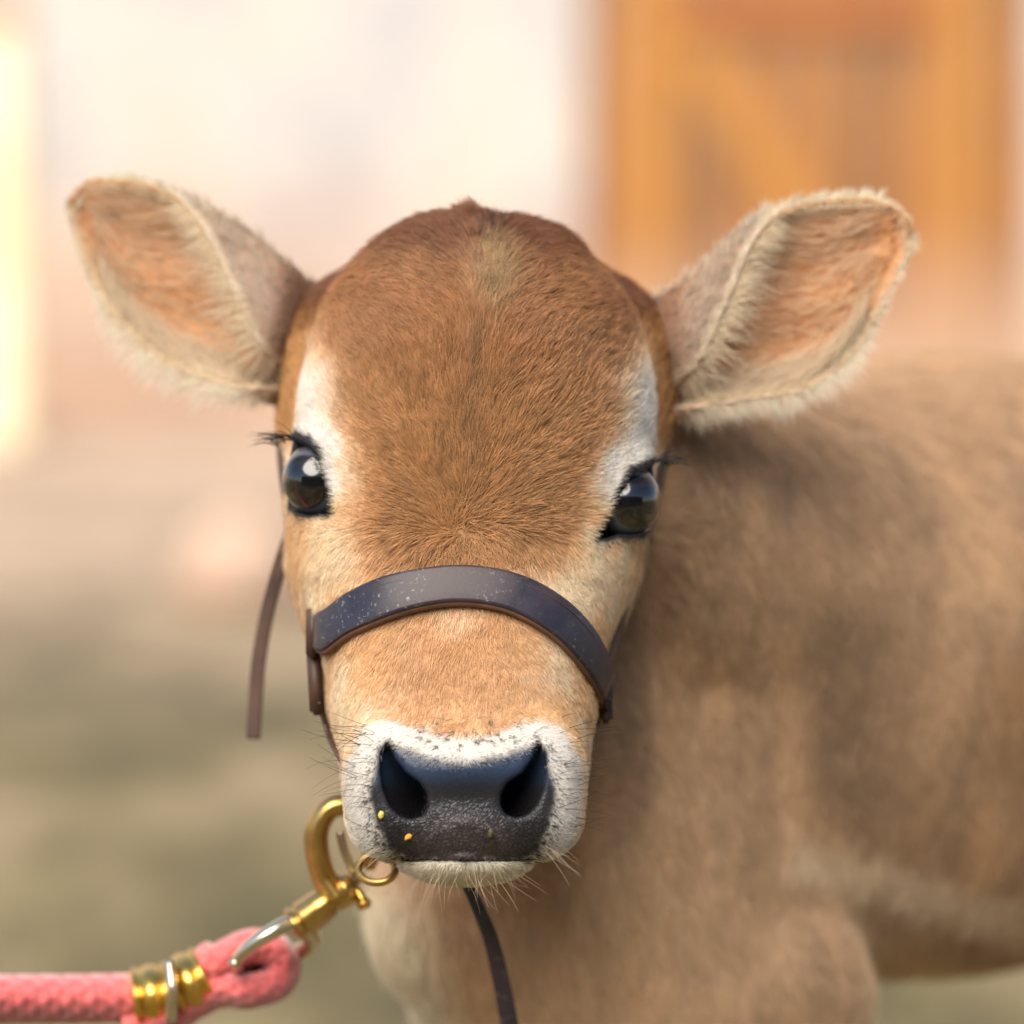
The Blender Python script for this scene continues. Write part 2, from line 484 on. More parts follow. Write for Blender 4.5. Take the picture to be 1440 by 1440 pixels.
    bc = mix(bc, np.array([0.86, 0.76, 0.60]), bris * .9)
    legsm = sstep(1650, 1850, y)
    bc = mix(bc, np.array([0.50, 0.36, 0.22]), legsm * .7)
    isb = sstep(-330, -380, w)
    isb = np.maximum(isb, sstep(4, 16, np.abs(x - CX(y)) - HWB(y)) * sstep(-150, -200, w) * (y > 590))
    isb = np.maximum(isb, sstep(-120, -160, w) * sstep(1180, 1240, y))
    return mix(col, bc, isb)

def skin_rough(P):
    return P[:, 0] * 0 + .6

# ------------------------------------------------------------------ object helpers
def link(o, parent=None):
    COL.objects.link(o)
    if parent is not None:
        o.parent = parent
    return o

def mesh_obj(name, verts, faces, mat, parent=None, smooth=True, colors=None):
    me = bpy.data.meshes.new(name)
    verts = np.asarray(verts, float)
    if isinstance(faces, np.ndarray) and faces.ndim == 2:
        n, k = faces.shape
        me.vertices.add(len(verts)); me.vertices.foreach_set('co', verts.ravel())
        me.loops.add(n * k); me.loops.foreach_set('vertex_index', faces.ravel().astype(np.int32))
        me.polygons.add(n); me.polygons.foreach_set('loop_start', np.arange(0, n * k, k, dtype=np.int32))
        me.polygons.foreach_set('loop_total', np.full(n, k, np.int32))
        me.update(calc_edges=True); me.validate()
    else:
        me.from_pydata([tuple(v) for v in verts], [], [tuple(int(i) for i in f) for f in faces])
    me.polygons.foreach_set('use_smooth', [smooth] * len(me.polygons))
    if colors is not None:
        a = me.color_attributes.new('coat', 'FLOAT_COLOR', 'POINT')
        a.data.foreach_set('color', np.concatenate([colors, np.ones((len(colors), 1))], 1).astype(np.float32).ravel())
    me.materials.append(mat)
    me.update()
    return link(bpy.data.objects.new(name, me), parent)

def empty(name, loc, label, cat, group=None, kind=None):
    o = bpy.data.objects.new(name, None)
    o.empty_display_size = .05
    o.location = loc
    o['label'] = label; o['category'] = cat
    if group: o['group'] = group
    if kind: o['kind'] = kind
    return link(o)

def set_parent_keep(o, parent):
    o.parent = parent
    o.matrix_parent_inverse = parent.matrix_world.inverted()

def keep(o, parent):
    """child built in world coordinates of an empty parent placed by location only"""
    o.parent = parent
    o.location = -Vector(parent.location)
    return o

def tube(path, radii, seg=16, cap=True, flat=None):
    """path Nx3, radii N; returns verts, faces. flat=(a) scales the second axis"""
    path = np.asarray(path, float); n = len(path)
    radii = np.broadcast_to(np.asarray(radii, float), (n,))
    T = np.gradient(path, axis=0); T /= np.linalg.norm(T, axis=1)[:, None]
    u = np.cross(T[0], [0.1, 0.2, 1.0]); u /= np.linalg.norm(u)
    vs = []
    for i in range(n):
        u = u - T[i] * (u @ T[i]); u /= np.linalg.norm(u)
        v = np.cross(T[i], u)
        for k in range(seg):
            a = 2 * math.pi * k / seg
            vs.append(path[i] + radii[i] * (math.cos(a) * u + math.sin(a) * v))
    fs = []
    for i in range(n - 1):
        for k in range(seg):
            a, b = i * seg + k, i * seg + (k + 1) % seg
            fs.append((a, b, b + seg, a + seg))
    if cap:
        fs.append(tuple(range(seg))[::-1]); fs.append(tuple(range((n - 1) * seg, n * seg)))
    return np.array(vs), fs

def spline(pts, n):
    """Catmull-Rom through pts"""
    P = np.asarray(pts, float)
    P = np.vstack([2 * P[0] - P[1], P, 2 * P[-1] - P[-2]])
    m = len(P) - 3
    t = np.linspace(0, m - 1e-9, n)
    i = t.astype(int); f = (t - i)[:, None]
    p0, p1, p2, p3 = P[i], P[i + 1], P[i + 2], P[i + 3]
    return .5 * ((2 * p1) + (-p0 + p2) * f + (2 * p0 - 5 * p1 + 4 * p2 - p3) * f ** 2 + (-p0 + 3 * p1 - 3 * p2 + p3) * f ** 3)

# ------------------------------------------------------------------ materials
def mat(name):
    m = bpy.data.materials.new(name); m.use_nodes = True
    return m, m.node_tree, m.node_tree.nodes['Principled BSDF']

def nd(nt, t, **kw):
    n = nt.nodes.new(t)
    for k, v in kw.items():
        setattr(n, k, v)
    return n

def noise_node(nt, scale, detail=4, rough=.55, coord='Object', vec=None):
    tc = nd(nt, 'ShaderNodeTexCoord')
    n = nd(nt, 'ShaderNodeTexNoise')
    n.inputs['Scale'].default_value = scale; n.inputs['Detail'].default_value = detail; n.inputs['Roughness'].default_value = rough
    if vec is not None:
        mp = nd(nt, 'ShaderNodeMapping'); mp.inputs['Scale'].default_value = vec
        nt.links.new(tc.outputs[coord], mp.inputs[0]); nt.links.new(mp.outputs[0], n.inputs[0])
    else:
        nt.links.new(tc.outputs[coord], n.inputs[0])
    return n

def ramp(nt, src, stops):
    r = nd(nt, 'ShaderNodeValToRGB')
    while len(r.color_ramp.elements) < len(stops):
        r.color_ramp.elements.new(.5)
    for e, (p, c) in zip(r.color_ramp.elements, stops):
        e.position = p; e.color = (*c, 1) if len(c) == 3 else c
    nt.links.new(src, r.inputs[0])
    return r

def bump(nt, b, src, strength, dist):
    bp = nd(nt, 'ShaderNodeBump'); bp.inputs['Strength'].default_value = strength; bp.inputs['Distance'].default_value = dist
    nt.links.new(src, bp.inputs['Height']); nt.links.new(bp.outputs[0], b.inputs['Normal'])
    return bp

# skin under the coat
m_skin, nt, b = mat('calf_skin')
at = nd(nt, 'ShaderNodeAttribute', attribute_name='coat')
wet = nd(nt, 'ShaderNodeAttribute', attribute_name='wet')
rr = nd(nt, 'ShaderNodeMapRange'); rr.inputs[3].default_value = .75; rr.inputs[4].default_value = .34
nt.links.new(wet.outputs['Fac'], rr.inputs[0]); nt.links.new(rr.outputs[0], b.inputs['Roughness'])
b.inputs['Specular IOR Level'].default_value = .32
tc = nd(nt, 'ShaderNodeTexCoord')
nz = noise_node(nt, 180, 2)
va = nd(nt, 'ShaderNodeVectorMath', operation='SCALE'); va.inputs[3].default_value = .006
nt.links.new(nz.outputs['Color'], va.inputs[0])
vb = nd(nt, 'ShaderNodeVectorMath', operation='ADD')
nt.links.new(tc.outputs['Object'], vb.inputs[0]); nt.links.new(va.outputs[0], vb.inputs[1])
vo = nd(nt, 'ShaderNodeTexVoronoi'); vo.feature = 'DISTANCE_TO_EDGE'; vo.inputs['Scale'].default_value = 480
nt.links.new(vb.outputs[0], vo.inputs['Vector'])
vr = ramp(nt, vo.outputs['Distance'], [(0, (0, 0, 0)), (.28, (1, 1, 1))])
rg = nd(nt, 'ShaderNodeAttribute', attribute_name='ridge')
mm = nd(nt, 'ShaderNodeMath', operation='MULTIPLY')
nt.links.new(vr.outputs[0], mm.inputs[0]); nt.links.new(rg.outputs['Fac'], mm.inputs[1])
bump(nt, b, mm.outputs[0], .5, .0006)
gv = nd(nt, 'ShaderNodeMapRange'); gv.inputs[3].default_value = .5; gv.inputs[4].default_value = 1.3  # groove shading painted into the nose colour
nt.links.new(vr.outputs[0], gv.inputs[0])
gm = nd(nt, 'ShaderNodeMix', data_type='FLOAT'); gm.inputs[2].default_value = 1.0
nt.links.new(rg.outputs['Fac'], gm.inputs[0]); nt.links.new(gv.outputs[0], gm.inputs[3])
gs = nd(nt, 'ShaderNodeVectorMath', operation='SCALE')
nt.links.new(at.outputs['Color'], gs.inputs[0]); nt.links.new(gm.outputs[0], gs.inputs[3])
nt.links.new(gs.outputs[0], b.inputs['Base Color'])

# hair
def hair_mat(name, rough=.38, mel=None):
    m = bpy.data.materials.new(name); m.use_nodes = True
    nt = m.node_tree
    nt.nodes.remove(nt.nodes['Principled BSDF'])
    out = nt.nodes['Material Output']
    at = nd(nt, 'ShaderNodeAttribute', attribute_name='hair_color')
    p = nd(nt, 'ShaderNodeBsdfPrincipled')
    p.inputs['Roughness'].default_value = rough
    p.inputs['Specular IOR Level'].default_value = .35
    nt.links.new(at.outputs['Color'], p.inputs['Base Color'])
    tr = nd(nt, 'ShaderNodeBsdfTranslucent')
    nt.links.new(at.outputs['Color'], tr.inputs[0])
    mx = nd(nt, 'ShaderNodeMixShader'); mx.inputs[0].default_value = .38
    nt.links.new(p.outputs[0], mx.inputs[1]); nt.links.new(tr.outputs[0], mx.inputs[2])
    nt.links.new(mx.outputs[0], out.inputs[0])
    return m
m_hair = hair_mat('calf_hair')

# ear skin: thin, lets light through
m_ear, nt, b = mat('ear_skin')
at = nd(nt, 'ShaderNodeAttribute', attribute_name='coat')
nt.links.new(at.outputs['Color'], b.inputs['Base Color'])
b.inputs['Roughness'].default_value = .6
tr = nd(nt, 'ShaderNodeBsdfTranslucent'); tr.inputs[0].default_value = (.75, .36, .17, 1)
mx = nd(nt, 'ShaderNodeMixShader'); mx.inputs[0].default_value = .52
nt.links.new(b.outputs[0], mx.inputs[1]); nt.links.new(tr.outputs[0], mx.inputs[2])
nt.links.new(mx.outputs[0], nt.nodes['Material Output'].inputs[0])

# eye
def eye_material():
    m, nt, b = mat('eyeball')
    at = nd(nt, 'ShaderNodeAttribute', attribute_name='coat')
    nt.links.new(at.outputs['Color'], b.inputs['Base Color'])
    b.inputs['Roughness'].default_value = .3; b.inputs['Specular IOR Level'].default_value = .1
    b.inputs['Coat Weight'].default_value = 1; b.inputs['Coat Roughness'].default_value = .015; b.inputs['Coat IOR'].default_value = 1.7
    return m
m_eye = eye_material()

# leather
def leather(name, base, rough=.38, worn=(.30, .27, .20), amt=.62):
    m, nt, b = mat(name)
    n1 = noise_node(nt, 60, 6, .7)
    r1 = ramp(nt, n1.outputs[0], [(.33, tuple(c * .7 for c in base)), (.7, tuple(min(1, c * 1.5) for c in base))])
    n2 = noise_node(nt, 330, 6, .8)
    r2 = ramp(nt, n2.outputs[0], [(amt, (0, 0, 0)), (amt + .06, (1, 1, 1))])
    n3 = noise_node(nt, 26, 2)
    r3 = ramp(nt, n3.outputs[0], [(.45, (0, 0, 0)), (.6, (1, 1, 1))])
    mu = nd(nt, 'ShaderNodeMath', operation='MULTIPLY')
    nt.links.new(r2.outputs[0], mu.inputs[0]); nt.links.new(r3.outputs[0], mu.inputs[1])
    mc = nd(nt, 'ShaderNodeMix', data_type='RGBA')
    nt.links.new(mu.outputs[0], mc.inputs[0]); nt.links.new(r1.outputs[0], mc.inputs[6]); mc.inputs[7].default_value = (*worn, 1)
    nt.links.new(mc.outputs[2], b.inputs['Base Color'])
    rm = nd(nt, 'ShaderNodeMapRange'); rm.inputs[3].default_value = rough - .08; rm.inputs[4].default_value = rough + .18
    nt.links.new(n1.outputs[0], rm.inputs[0]); nt.links.new(rm.outputs[0], b.inputs['Roughness'])
    bump(nt, b, n2.outputs[0], .35, .0004)
    return m
m_leather = leather('dark_leather', (.020, .017, .026), .30, (.22, .22, .18), .585)
def enrich(m):
    nt = m.node_tree; b = nt.nodes['Principled BSDF']
    src = b.inputs['Base Color'].links[0].from_socket
    n = noise_node(nt, 14, 3, .6); r = ramp(nt, n.outputs[0], [(.42, (.022, .030, .060)), (.5, (.030, .026, .030)), (.6, (.10, .052, .030))])
    mx = nd(nt, 'ShaderNodeMix', data_type='RGBA'); mx.blend_type = 'ADD'; mx.inputs[0].default_value = .22
    b.inputs['Specular IOR Level'].default_value = .30
    nt.links.new(src, mx.inputs[6]); nt.links.new(r.outputs[0], mx.inputs[7]); nt.links.new(mx.outputs[2], b.inputs['Base Color'])
enrich(m_leather)
m_leather_edge = leather('brown_leather_edge', (.10, .045, .022), .6, (.2, .12, .07), .7)
m_leather_brown = leather('brown_leather', (.055, .028, .018), .5, (.2, .14, .1), .66)
m_thread = mat('pale_stitching')[0]
m_thread.node_tree.nodes['Principled BSDF'].inputs['Base Color'].default_value = (.30, .26, .22, 1)

def metal(name, col, rough=.22):
    m, nt, b = mat(name)
    b.inputs['Metallic'].default_value = 1
    n = noise_node(nt, 90, 5, .6)
    r = ramp(nt, n.outputs[0], [(.3, tuple(c * .8 for c in col)), (.7, col)])
    nt.links.new(r.outputs[0], b.inputs['Base Color'])
    rm = nd(nt, 'ShaderNodeMapRange'); rm.inputs[3].default_value = rough; rm.inputs[4].default_value = rough + .2
    nt.links.new(n.outputs[0], rm.inputs[0]); nt.links.new(rm.outputs[0], b.inputs['Roughness'])
    return m
m_brass = metal('brass', (.60, .40, .13), .26)
m_ferrule = metal('yellow_brass', (.84, .55, .13), .24)
m_nickel = metal('pale_metal', (.78, .72, .56), .22)

m_rope, nt, b = mat('pink_rope')
b.inputs['Roughness'].default_value = .85
n = noise_node(nt, 300, 3)
r = ramp(nt, n.outputs[0], [(.3, (.44, .05, .055)), (.7, (.66, .15, .145))])
nt.links.new(r.outputs[0], b.inputs['Base Color'])
b.inputs['Sheen Weight'].default_value = .6

# ------------------------------------------------------------------ ground and far things
m_ground, nt, b = mat('dirt')
b.inputs['Roughness'].default_value = .95
n1 = noise_node(nt, 1.9, 6, .62, vec=(1, .45, 1)); n2 = noise_node(nt, 9, 8, .7)
tc = nd(nt, 'ShaderNodeTexCoord'); sx = nd(nt, 'ShaderNodeSeparateXYZ'); nt.links.new(tc.outputs['Object'], sx.inputs[0])
ad = nd(nt, 'ShaderNodeMath', operation='MULTIPLY_ADD'); ad.inputs[1].default_value = 3.0
nt.links.new(n1.outputs[0], ad.inputs[0]); nt.links.new(sx.outputs[1], ad.inputs[2])
mr = nd(nt, 'ShaderNodeMapRange'); mr.inputs[1].default_value = 6.2; mr.inputs[2].default_value = 10.0
nt.links.new(ad.outputs[0], mr.inputs[0])
ra = ramp(nt, n1.outputs[0], [(.38, (.072, .060, .022)), (.5, (.165, .128, .058)), (.62, (.29, .225, .13))])
rb = ramp(nt, n1.outputs[0], [(.38, (.33, .245, .175)), (.62, (.48, .345, .25))])
mc = nd(nt, 'ShaderNodeMix', data_type='RGBA')
nt.links.new(mr.outputs[0], mc.inputs[0]); nt.links.new(ra.outputs[0], mc.inputs[6]); nt.links.new(rb.outputs[0], mc.inputs[7])
r2 = ramp(nt, n2.outputs[0], [(.3, (.72, .72, .72)), (.7, (1.25, 1.25, 1.25))])
ml = nd(nt, 'ShaderNodeMix', data_type='RGBA', blend_type='MULTIPLY'); ml.inputs[0].default_value = 1
nt.links.new(mc.outputs[2], ml.inputs[6]); nt.links.new(r2.outputs[0], ml.inputs[7])
nt.links.new(ml.outputs[2], b.inputs['Base Color'])
bump(nt, b, n2.outputs[0], .6, .03)
gx = np.linspace(-60, 60, 61); gy = np.concatenate([np.linspace(-40, 0, 15)[:-1], np.linspace(0, 14, 71), np.linspace(14, 160, 25)[1:]])
GX, GY = np.meshgrid(gx, gy, indexing='ij')
gp = np.stack([GX.ravel(), GY.ravel(), GX.ravel() * 0], -1)
gp[:, 2] = 0.012 * noise3(gp, 1.7, 5) - 0.012
ni, nj = GX.shape
fi = np.array([(i * nj + j, (i + 1) * nj + j, (i + 1) * nj + j + 1, i * nj + j + 1) for i in range(ni - 1) for j in range(nj - 1)])
g = mesh_obj('ground', gp, fi, m_ground)
g['kind'] = 'structure'; g['label'] = 'dusty brown farmyard ground with dry grass'

WY = 12.4
def box(name, x0, x1, y0, y1, z0, z1, m, parent=None, bev=.0, rot=0.0, jit=0):
    """box in world coords; rot turns it about its centre in the wall plane"""
    c = np.array([(x0 + x1) / 2, (y0 + y1) / 2, (z0 + z1) / 2])
    h = np.array([(x1 - x0) / 2, (y1 - y0) / 2, (z1 - z0) / 2])
    import bmesh
    bm = bmesh.new(); bmesh.ops.create_cube(bm, size=2)
    for v in bm.verts:
        v.co = Vector((v.co.x * h[0], v.co.y * h[1], v.co.z * h[2]))
    if bev:
        bmesh.ops.bevel(bm, geom=list(bm.edges), offset=bev, segments=2, affect='EDGES')
    ca, sa = math.cos(rot), math.sin(rot)
    for v in bm.verts:
        x, z = v.co.x, v.co.z
        v.co.x = x * ca - z * sa + c[0]; v.co.z = x * sa + z * ca + c[2]; v.co.y += c[1]
    me = bpy.data.meshes.new(name); bm.to_mesh(me); bm.free()
    me.materials.append(m)
    o = bpy.data.objects.new(name, me)
    link(o)
    if parent is not None:
        keep(o, parent)
    return o

m_wall, nt, b = mat('limewashed_plaster')
b.inputs['Roughness'].default_value = .9
n1 = noise_node(nt, 1.5, 5, .55); n2 = noise_node(nt, 7, 8, .65)
ra = ramp(nt, n1.outputs[0], [(.36, (.44, .43, .43)), (.46, (.555, .52, .485)), (.55, (.58, .51, .44)), (.64, (.60, .45, .335))])
r2 = ramp(nt, n2.outputs[0], [(.3, (.86, .86, .86)), (.7, (1.08, 1.08, 1.08))])
# rosy, sandy base of the wall where rain splashes
tc = nd(nt, 'ShaderNodeTexCoord'); sx = nd(nt, 'ShaderNodeSeparateXYZ'); nt.links.new(tc.outputs['Object'], sx.inputs[0])
ad = nd(nt, 'ShaderNodeMath', operation='MULTIPLY_ADD'); ad.inputs[1].default_value = 1.0
nt.links.new(n1.outputs[0], ad.inputs[0]); nt.links.new(sx.outputs[2], ad.inputs[2])
mr = nd(nt, 'ShaderNodeMapRange'); mr.inputs[1].default_value = 1.5; mr.inputs[2].default_value = .6
nt.links.new(ad.outputs[0], mr.inputs[0])
m1 = nd(nt, 'ShaderNodeMix', data_type='RGBA'); m1.inputs[7].default_value = (.50, .335, .235, 1)
nt.links.new(mr.outputs[0], m1.inputs[0]); nt.links.new(ra.outputs[0], m1.inputs[6])
ml = nd(nt, 'ShaderNodeMix', data_type='RGBA', blend_type='MULTIPLY'); ml.inputs[0].default_value = 1
nt.links.new(m1.outputs[2], ml.inputs[6]); nt.links.new(r2.outputs[0], ml.inputs[7])
nt.links.new(ml.outputs[2], b.inputs['Base Color'])
bump(nt, b, n2.outputs[0], .5, .02)

def wx(px): return at_y(px, 400, WY)[0]
def wz(py): return at_y(720, py, WY)[2]
DX0, DX1 = wx(822), wx(1452)
wl = box('barn_wall', -14, DX0, WY, WY + .35, -.05, 4.2, m_wall, bev=.01)
wl['kind'] = 'structure'; wl['label'] = 'limewashed pinkish plaster barn wall left of the wooden door'; wl['category'] = 'wall'
wr = box('barn_wall', DX1, 16, WY, WY + .35, -.05, 4.2, m_wall, bev=.01)
wr['kind'] = 'structure'; wr['label'] = 'limewashed plaster barn wall right of the wooden door'; wr['category'] = 'wall'
wt = box('barn_wall', DX0, DX1, WY + .002, WY + .348, 2.35, 4.19, m_wall)
wt['kind'] = 'structure'; wt['label'] = 'limewashed plaster barn wall above the wooden door'; wt['category'] = 'wall'

def wood(name, base, dark):
    m, nt, b = mat(name)
    b.inputs['Roughness'].default_value = .6
    oi = nd(nt, 'ShaderNodeObjectInfo')
    n = noise_node(nt, 5, 6, .6, vec=(6, 6, .5)); n2 = noise_node(nt, 1.6, 4, .6)
    r = ramp(nt, n.outputs[0], [(.3, dark), (.62, base)])
    tc = nd(nt, 'ShaderNodeTexCoord'); sx = nd(nt, 'ShaderNodeSeparateXYZ'); nt.links.new(tc.outputs['Object'], sx.inputs[0])
    ad = nd(nt, 'ShaderNodeMath', operation='MULTIPLY_ADD'); ad.inputs[1].default_value = .45
    nt.links.new(n2.outputs[0], ad.inputs[0]); nt.links.new(sx.outputs[2], ad.inputs[2])
    mr = nd(nt, 'ShaderNodeMapRange'); mr.inputs[1].default_value = .98; mr.inputs[2].default_value = .42
    nt.links.new(ad.outputs[0], mr.inputs[0])
    mc = nd(nt, 'ShaderNodeMix', data_type='RGBA'); mc.inputs[7].default_value = (.46, .305, .205, 1)
    nt.links.new(mr.outputs[0], mc.inputs[0]); nt.links.new(r.outputs[0], mc.inputs[6])
    nt.links.new(mc.outputs[2], b.inputs['Base Color'])
    bump(nt, b, n.outputs[0], .4, .01)
    return m
m_wood = wood('oiled_pine', (.37, .140, .020), (.20, .074, .012))
m_wood_l = wood('light_oiled_pine', (.47, .205, .036), (.34, .145, .026))
m_wood_d = wood('dark_oiled_pine', (.25, .105, .026), (.15, .062, .016))
m_red = wood('red_brown_lintel', (.40, .125, .022), (.28, .085, .015))

door = empty('barn_door', (float((DX0 + DX1) / 2), WY, 0), 'orange oiled timber barn door with a diagonal brace, dusty towards the bottom', 'door')
xs = np.linspace(DX0 - .02, DX1 + .02, 13)
tones = [m_wood, m_wood, m_wood, m_wood_d, m_wood, m_wood, m_wood, m_wood_d, m_wood, m_wood, m_wood_d, m_wood]
for i in range(12):
    box('plank', xs[i] + .004, xs[i + 1] - .004, WY + .045 + .004 * (i % 3), WY + .075, .02, 2.33, tones[i], door, bev=.004)
def stile(px0, px1, m, y0=.0):
    box('stile', wx(px0), wx(px1), WY + y0, WY + .043, .03, 2.3, m, door, bev=.005)
stile(884, 948, m_wood_l)
stile(1314, 1378, m_wood_l)
box('rail', wx(950), wx(1312), WY + .002, WY + .042, wz(40), wz(-12), m_red, door, bev=.005)
box('rail', wx(950), wx(1312), WY + .002, WY + .042, .12, .28, m_wood, door, bev=.005)
a = np.array([wx(968), wz(60)]); c_ = np.array([wx(1200), wz(410)])
mid = (a + c_) / 2; ln = np.linalg.norm(c_ - a); ang = math.atan2(c_[1] - a[1], c_[0] - a[0])
box('brace', mid[0] - ln / 2, mid[0] + ln / 2, WY + .004, WY + .041, mid[1] - .09, mid[1] + .09, m_wood_l, door, bev=.005, rot=ang)
box('lintel', DX0 + .002, DX1 - .002, WY - .03, WY + .2, 2.14, 2.348, m_red, door, bev=.008)

# sunlit pale yellow door post at the far left
m_post, nt, b = mat('pale_yellow_paint')
b.inputs['Roughness'].default_value = .6
n = noise_node(nt, 3, 4)
r = ramp(nt, n.outputs[0], [(.3, (.92, .72, .38)), (.6, (.93, .82, .58))])
nt.links.new(r.outputs[0], b.inputs['Base Color'])
p0, p1 = at_y(-70, 600, 11.2), at_y(36, 600, 11.2)
post = empty('gate_post', (float((p0[0] + p1[0]) / 2), 11.2, 0), 'pale yellow painted square gate post before the plaster wall', 'post')
zt = at_y(0, 30, 11.2)[2]
box('shaft', p0[0], p1[0], 11.1, 11.36, -.05, zt, m_post, post, bev=.02)
box('cap', p0[0] - .02, p1[0] + .02, 11.08, 11.38, zt, zt + .06, m_wood, post, bev=.01)

m_reflection_shed = wood('reflection_board', (.085, .055, .035), (.05, .032, .022))  # boards and roof added out of view to darken the eye reflections
reflection_shed = empty('reflection_shed', (0.0, -2.6, 0), 'dark board structure added unseen behind the viewer to darken the eye reflections', 'reflection_shed')
for i in range(44):
    box('board', -6.6 + i * .3 + .006, -6.6 + (i + 1) * .3 - .006, -2.62 + .008 * (i % 2), -2.58, 0.0, 2.1, m_reflection_shed, reflection_shed)
for x0_, x1_ in ((-6.6, -6.5), (6.5, 6.6)):
    box('side_wall', x0_, x1_, -5.6, -2.63, 0, 2.08, m_reflection_shed, reflection_shed)
box('roof', -6.9, 6.9, -5.8, -2.4, 2.102, 2.18, m_reflection_shed, reflection_shed)

# boulder lying on the yard
m_rock, nt, b = mat('pinkish_stone')
b.inputs['Roughness'].default_value = .9
n = noise_node(nt, 8, 6); r = ramp(nt, n.outputs[0], [(.3, (.42, .28, .20)), (.7, (.58, .42, .31))])
nt.links.new(r.outputs[0], b.inputs['Base Color']); bump(nt, b, n.outputs[0], .6, .02)
def rock(px, py_base, wpx, hpx, label, seed):
    Yg = .88 * F / (py_base - 270)
    c = at_y(px, py_base, Yg)
    s = Yg / F
    u = np.linspace(0, math.pi, 16); v = np.linspace(0, 2 * math.pi, 28, endpoint=False)
    U, Vv = np.meshgrid(u, v, indexing='ij')
    p = np.stack([np.sin(U) * np.cos(Vv), np.sin(U) * np.sin(Vv), np.cos(U)], -1).reshape(-1, 3)
    p = p * (1 + .16 * noise3(p + seed, .6, seed) + .07 * noise3(p + seed, .25, seed + 1))[:, None]
    p = p * [wpx * s / 2, wpx * s / 2 * .8, hpx * s * .62]
    p[:, 2] += hpx * s * .36
    fs = [(i * 28 + j, (i + 1) * 28 + j, (i + 1) * 28 + (j + 1) % 28, i * 28 + (j + 1) % 28) for i in range(15) for j in range(28)]
    o = mesh_obj('rock', p, fs, m_rock)
    o.location = c; o['label'] = label; o['category'] = 'rock'
rock(335, 850, 190, 130, 'pinkish rounded stone on the yard behind the hanging strap', 3)

# sparse dry grass, far out of focus
m_grass, nt, b = mat('dry_grass')
b.inputs['Roughness'].default_value = .8
n = noise_node(nt, 1.5, 3); r = ramp(nt, n.outputs[0], [(.35, (.085, .10, .035)), (.6, (.30, .25, .12))])
nt.links.new(r.outputs[0], b.inputs['Base Color'])
NG = 26000
gy_ = rng.uniform(1.0, 1.0, NG)
gY = 1.2 + 9.0 * rng.random(NG) ** 1.1
gX = (rng.random(NG) - .5) * (1.6 + gY * .9)
base = np.stack([gX, gY, np.zeros(NG)], -1)
kp = noise3(base, .5, 21) + .5 * noise3(base, .16, 22) > -.02
base = base[kp]; nb = len(base)
ang = rng.uniform(0, 2 * math.pi, nb); hgt = rng.uniform(.008, .035, nb); wd = rng.uniform(.0015, .004, nb)
dv = np.stack([np.cos(ang), np.sin(ang), ang * 0], -1)
lean = np.stack([rng.normal(0, .5, nb), rng.normal(0, .5, nb), np.ones(nb)], -1) * hgt[:, None]
gv = np.stack([base - dv * wd[:, None], base + dv * wd[:, None], base + lean], 1).reshape(-1, 3)
gv[:, 2] -= .006
gf = np.arange(nb * 3).reshape(-1, 3)
gr = mesh_obj('grass', gv, gf, m_grass, smooth=False)
gr['kind'] = 'stuff'; gr['label'] = 'short sparse dry grass on the yard'

# ------------------------------------------------------------------ the calf
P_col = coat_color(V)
P_col = P_col * (.62 + .38 * sstep(.5, .1, np.abs(P_col.mean(1) - .0) * (P_col.mean(1) < .06) + (P_col.mean(1) >= .06)))[:, None]  # fur shading painted in: skin under the coat made darker
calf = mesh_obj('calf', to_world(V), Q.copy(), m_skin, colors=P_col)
calf['label'] = 'young brown calf facing the viewer with white rings above its eyes'
calf['category'] = 'calf'
pdv = poly_sd(V[:, 0], V[:, 1], PAD)
wetv = sstep(2, -10, pdv) * (V[:, 2] > 20)
for sgn, ex, ey, ew in EYES:
    e = poly_sd(V[:, 0], V[:, 1], EYEPOLY[sgn])
    wetv = np.maximum(wetv, .6 * sstep(8, 2, e) * (np.hypot(V[:, 0] - ex, V[:, 1] - ey) < 90))
aw = calf.data.attributes.new('wet', 'FLOAT', 'POINT')
aw.data.foreach_set('value', wetv.astype(np.float32))

ridge = sstep(2, -10, pdv) * (V[:, 2] > 20) * (.18 + .82 * sstep(1095, 1160, V[:, 1] - np.abs(V[:, 0] - 652) * .15))
ar = calf.data.attributes.new('ridge', 'FLOAT', 'POINT')
ar.data.foreach_set('value', ridge.astype(np.float32))

tri = np.concatenate([Q[:, [0, 1, 2]], Q[:, [0, 2, 3]]])
bvh = BVHTree.FromPolygons([tuple(v) for v in V], [tuple(int(i) for i in t) for t in Q[(V[Q[:, 0], 2] > -420)]])

def sample_surface(V, N, tri, count, weight):
    a, b_, c = V[tri[:, 0]], V[tri[:, 1]], V[tri[:, 2]]
    area = .5 * np.linalg.norm(np.cross(b_ - a, c - a), axis=1)
    cen = (a + b_ + c) / 3
    nn = (N[tri[:, 0]] + N[tri[:, 1]] + N[tri[:, 2]]) / 3
    wgt = area * weight(cen, nn)
    cs = np.cumsum(wgt); k = np.searchsorted(cs, rng.random(count) * cs[-1])
    r1 = np.sqrt(rng.random(count)); r2 = rng.random(count)
    ba, bb, bc = 1 - r1, r1 * (1 - r2), r1 * r2
    t = tri[k]
    P = V[t[:, 0]] * ba[:, None] + V[t[:, 1]] * bb[:, None] + V[t[:, 2]] * bc[:, None]
    M = N[t[:, 0]] * ba[:, None] + N[t[:, 1]] * bb[:, None] + N[t[:, 2]] * bc[:, None]
    M /= np.linalg.norm(M, axis=1)[:, None] + 1e-12
    return P, M

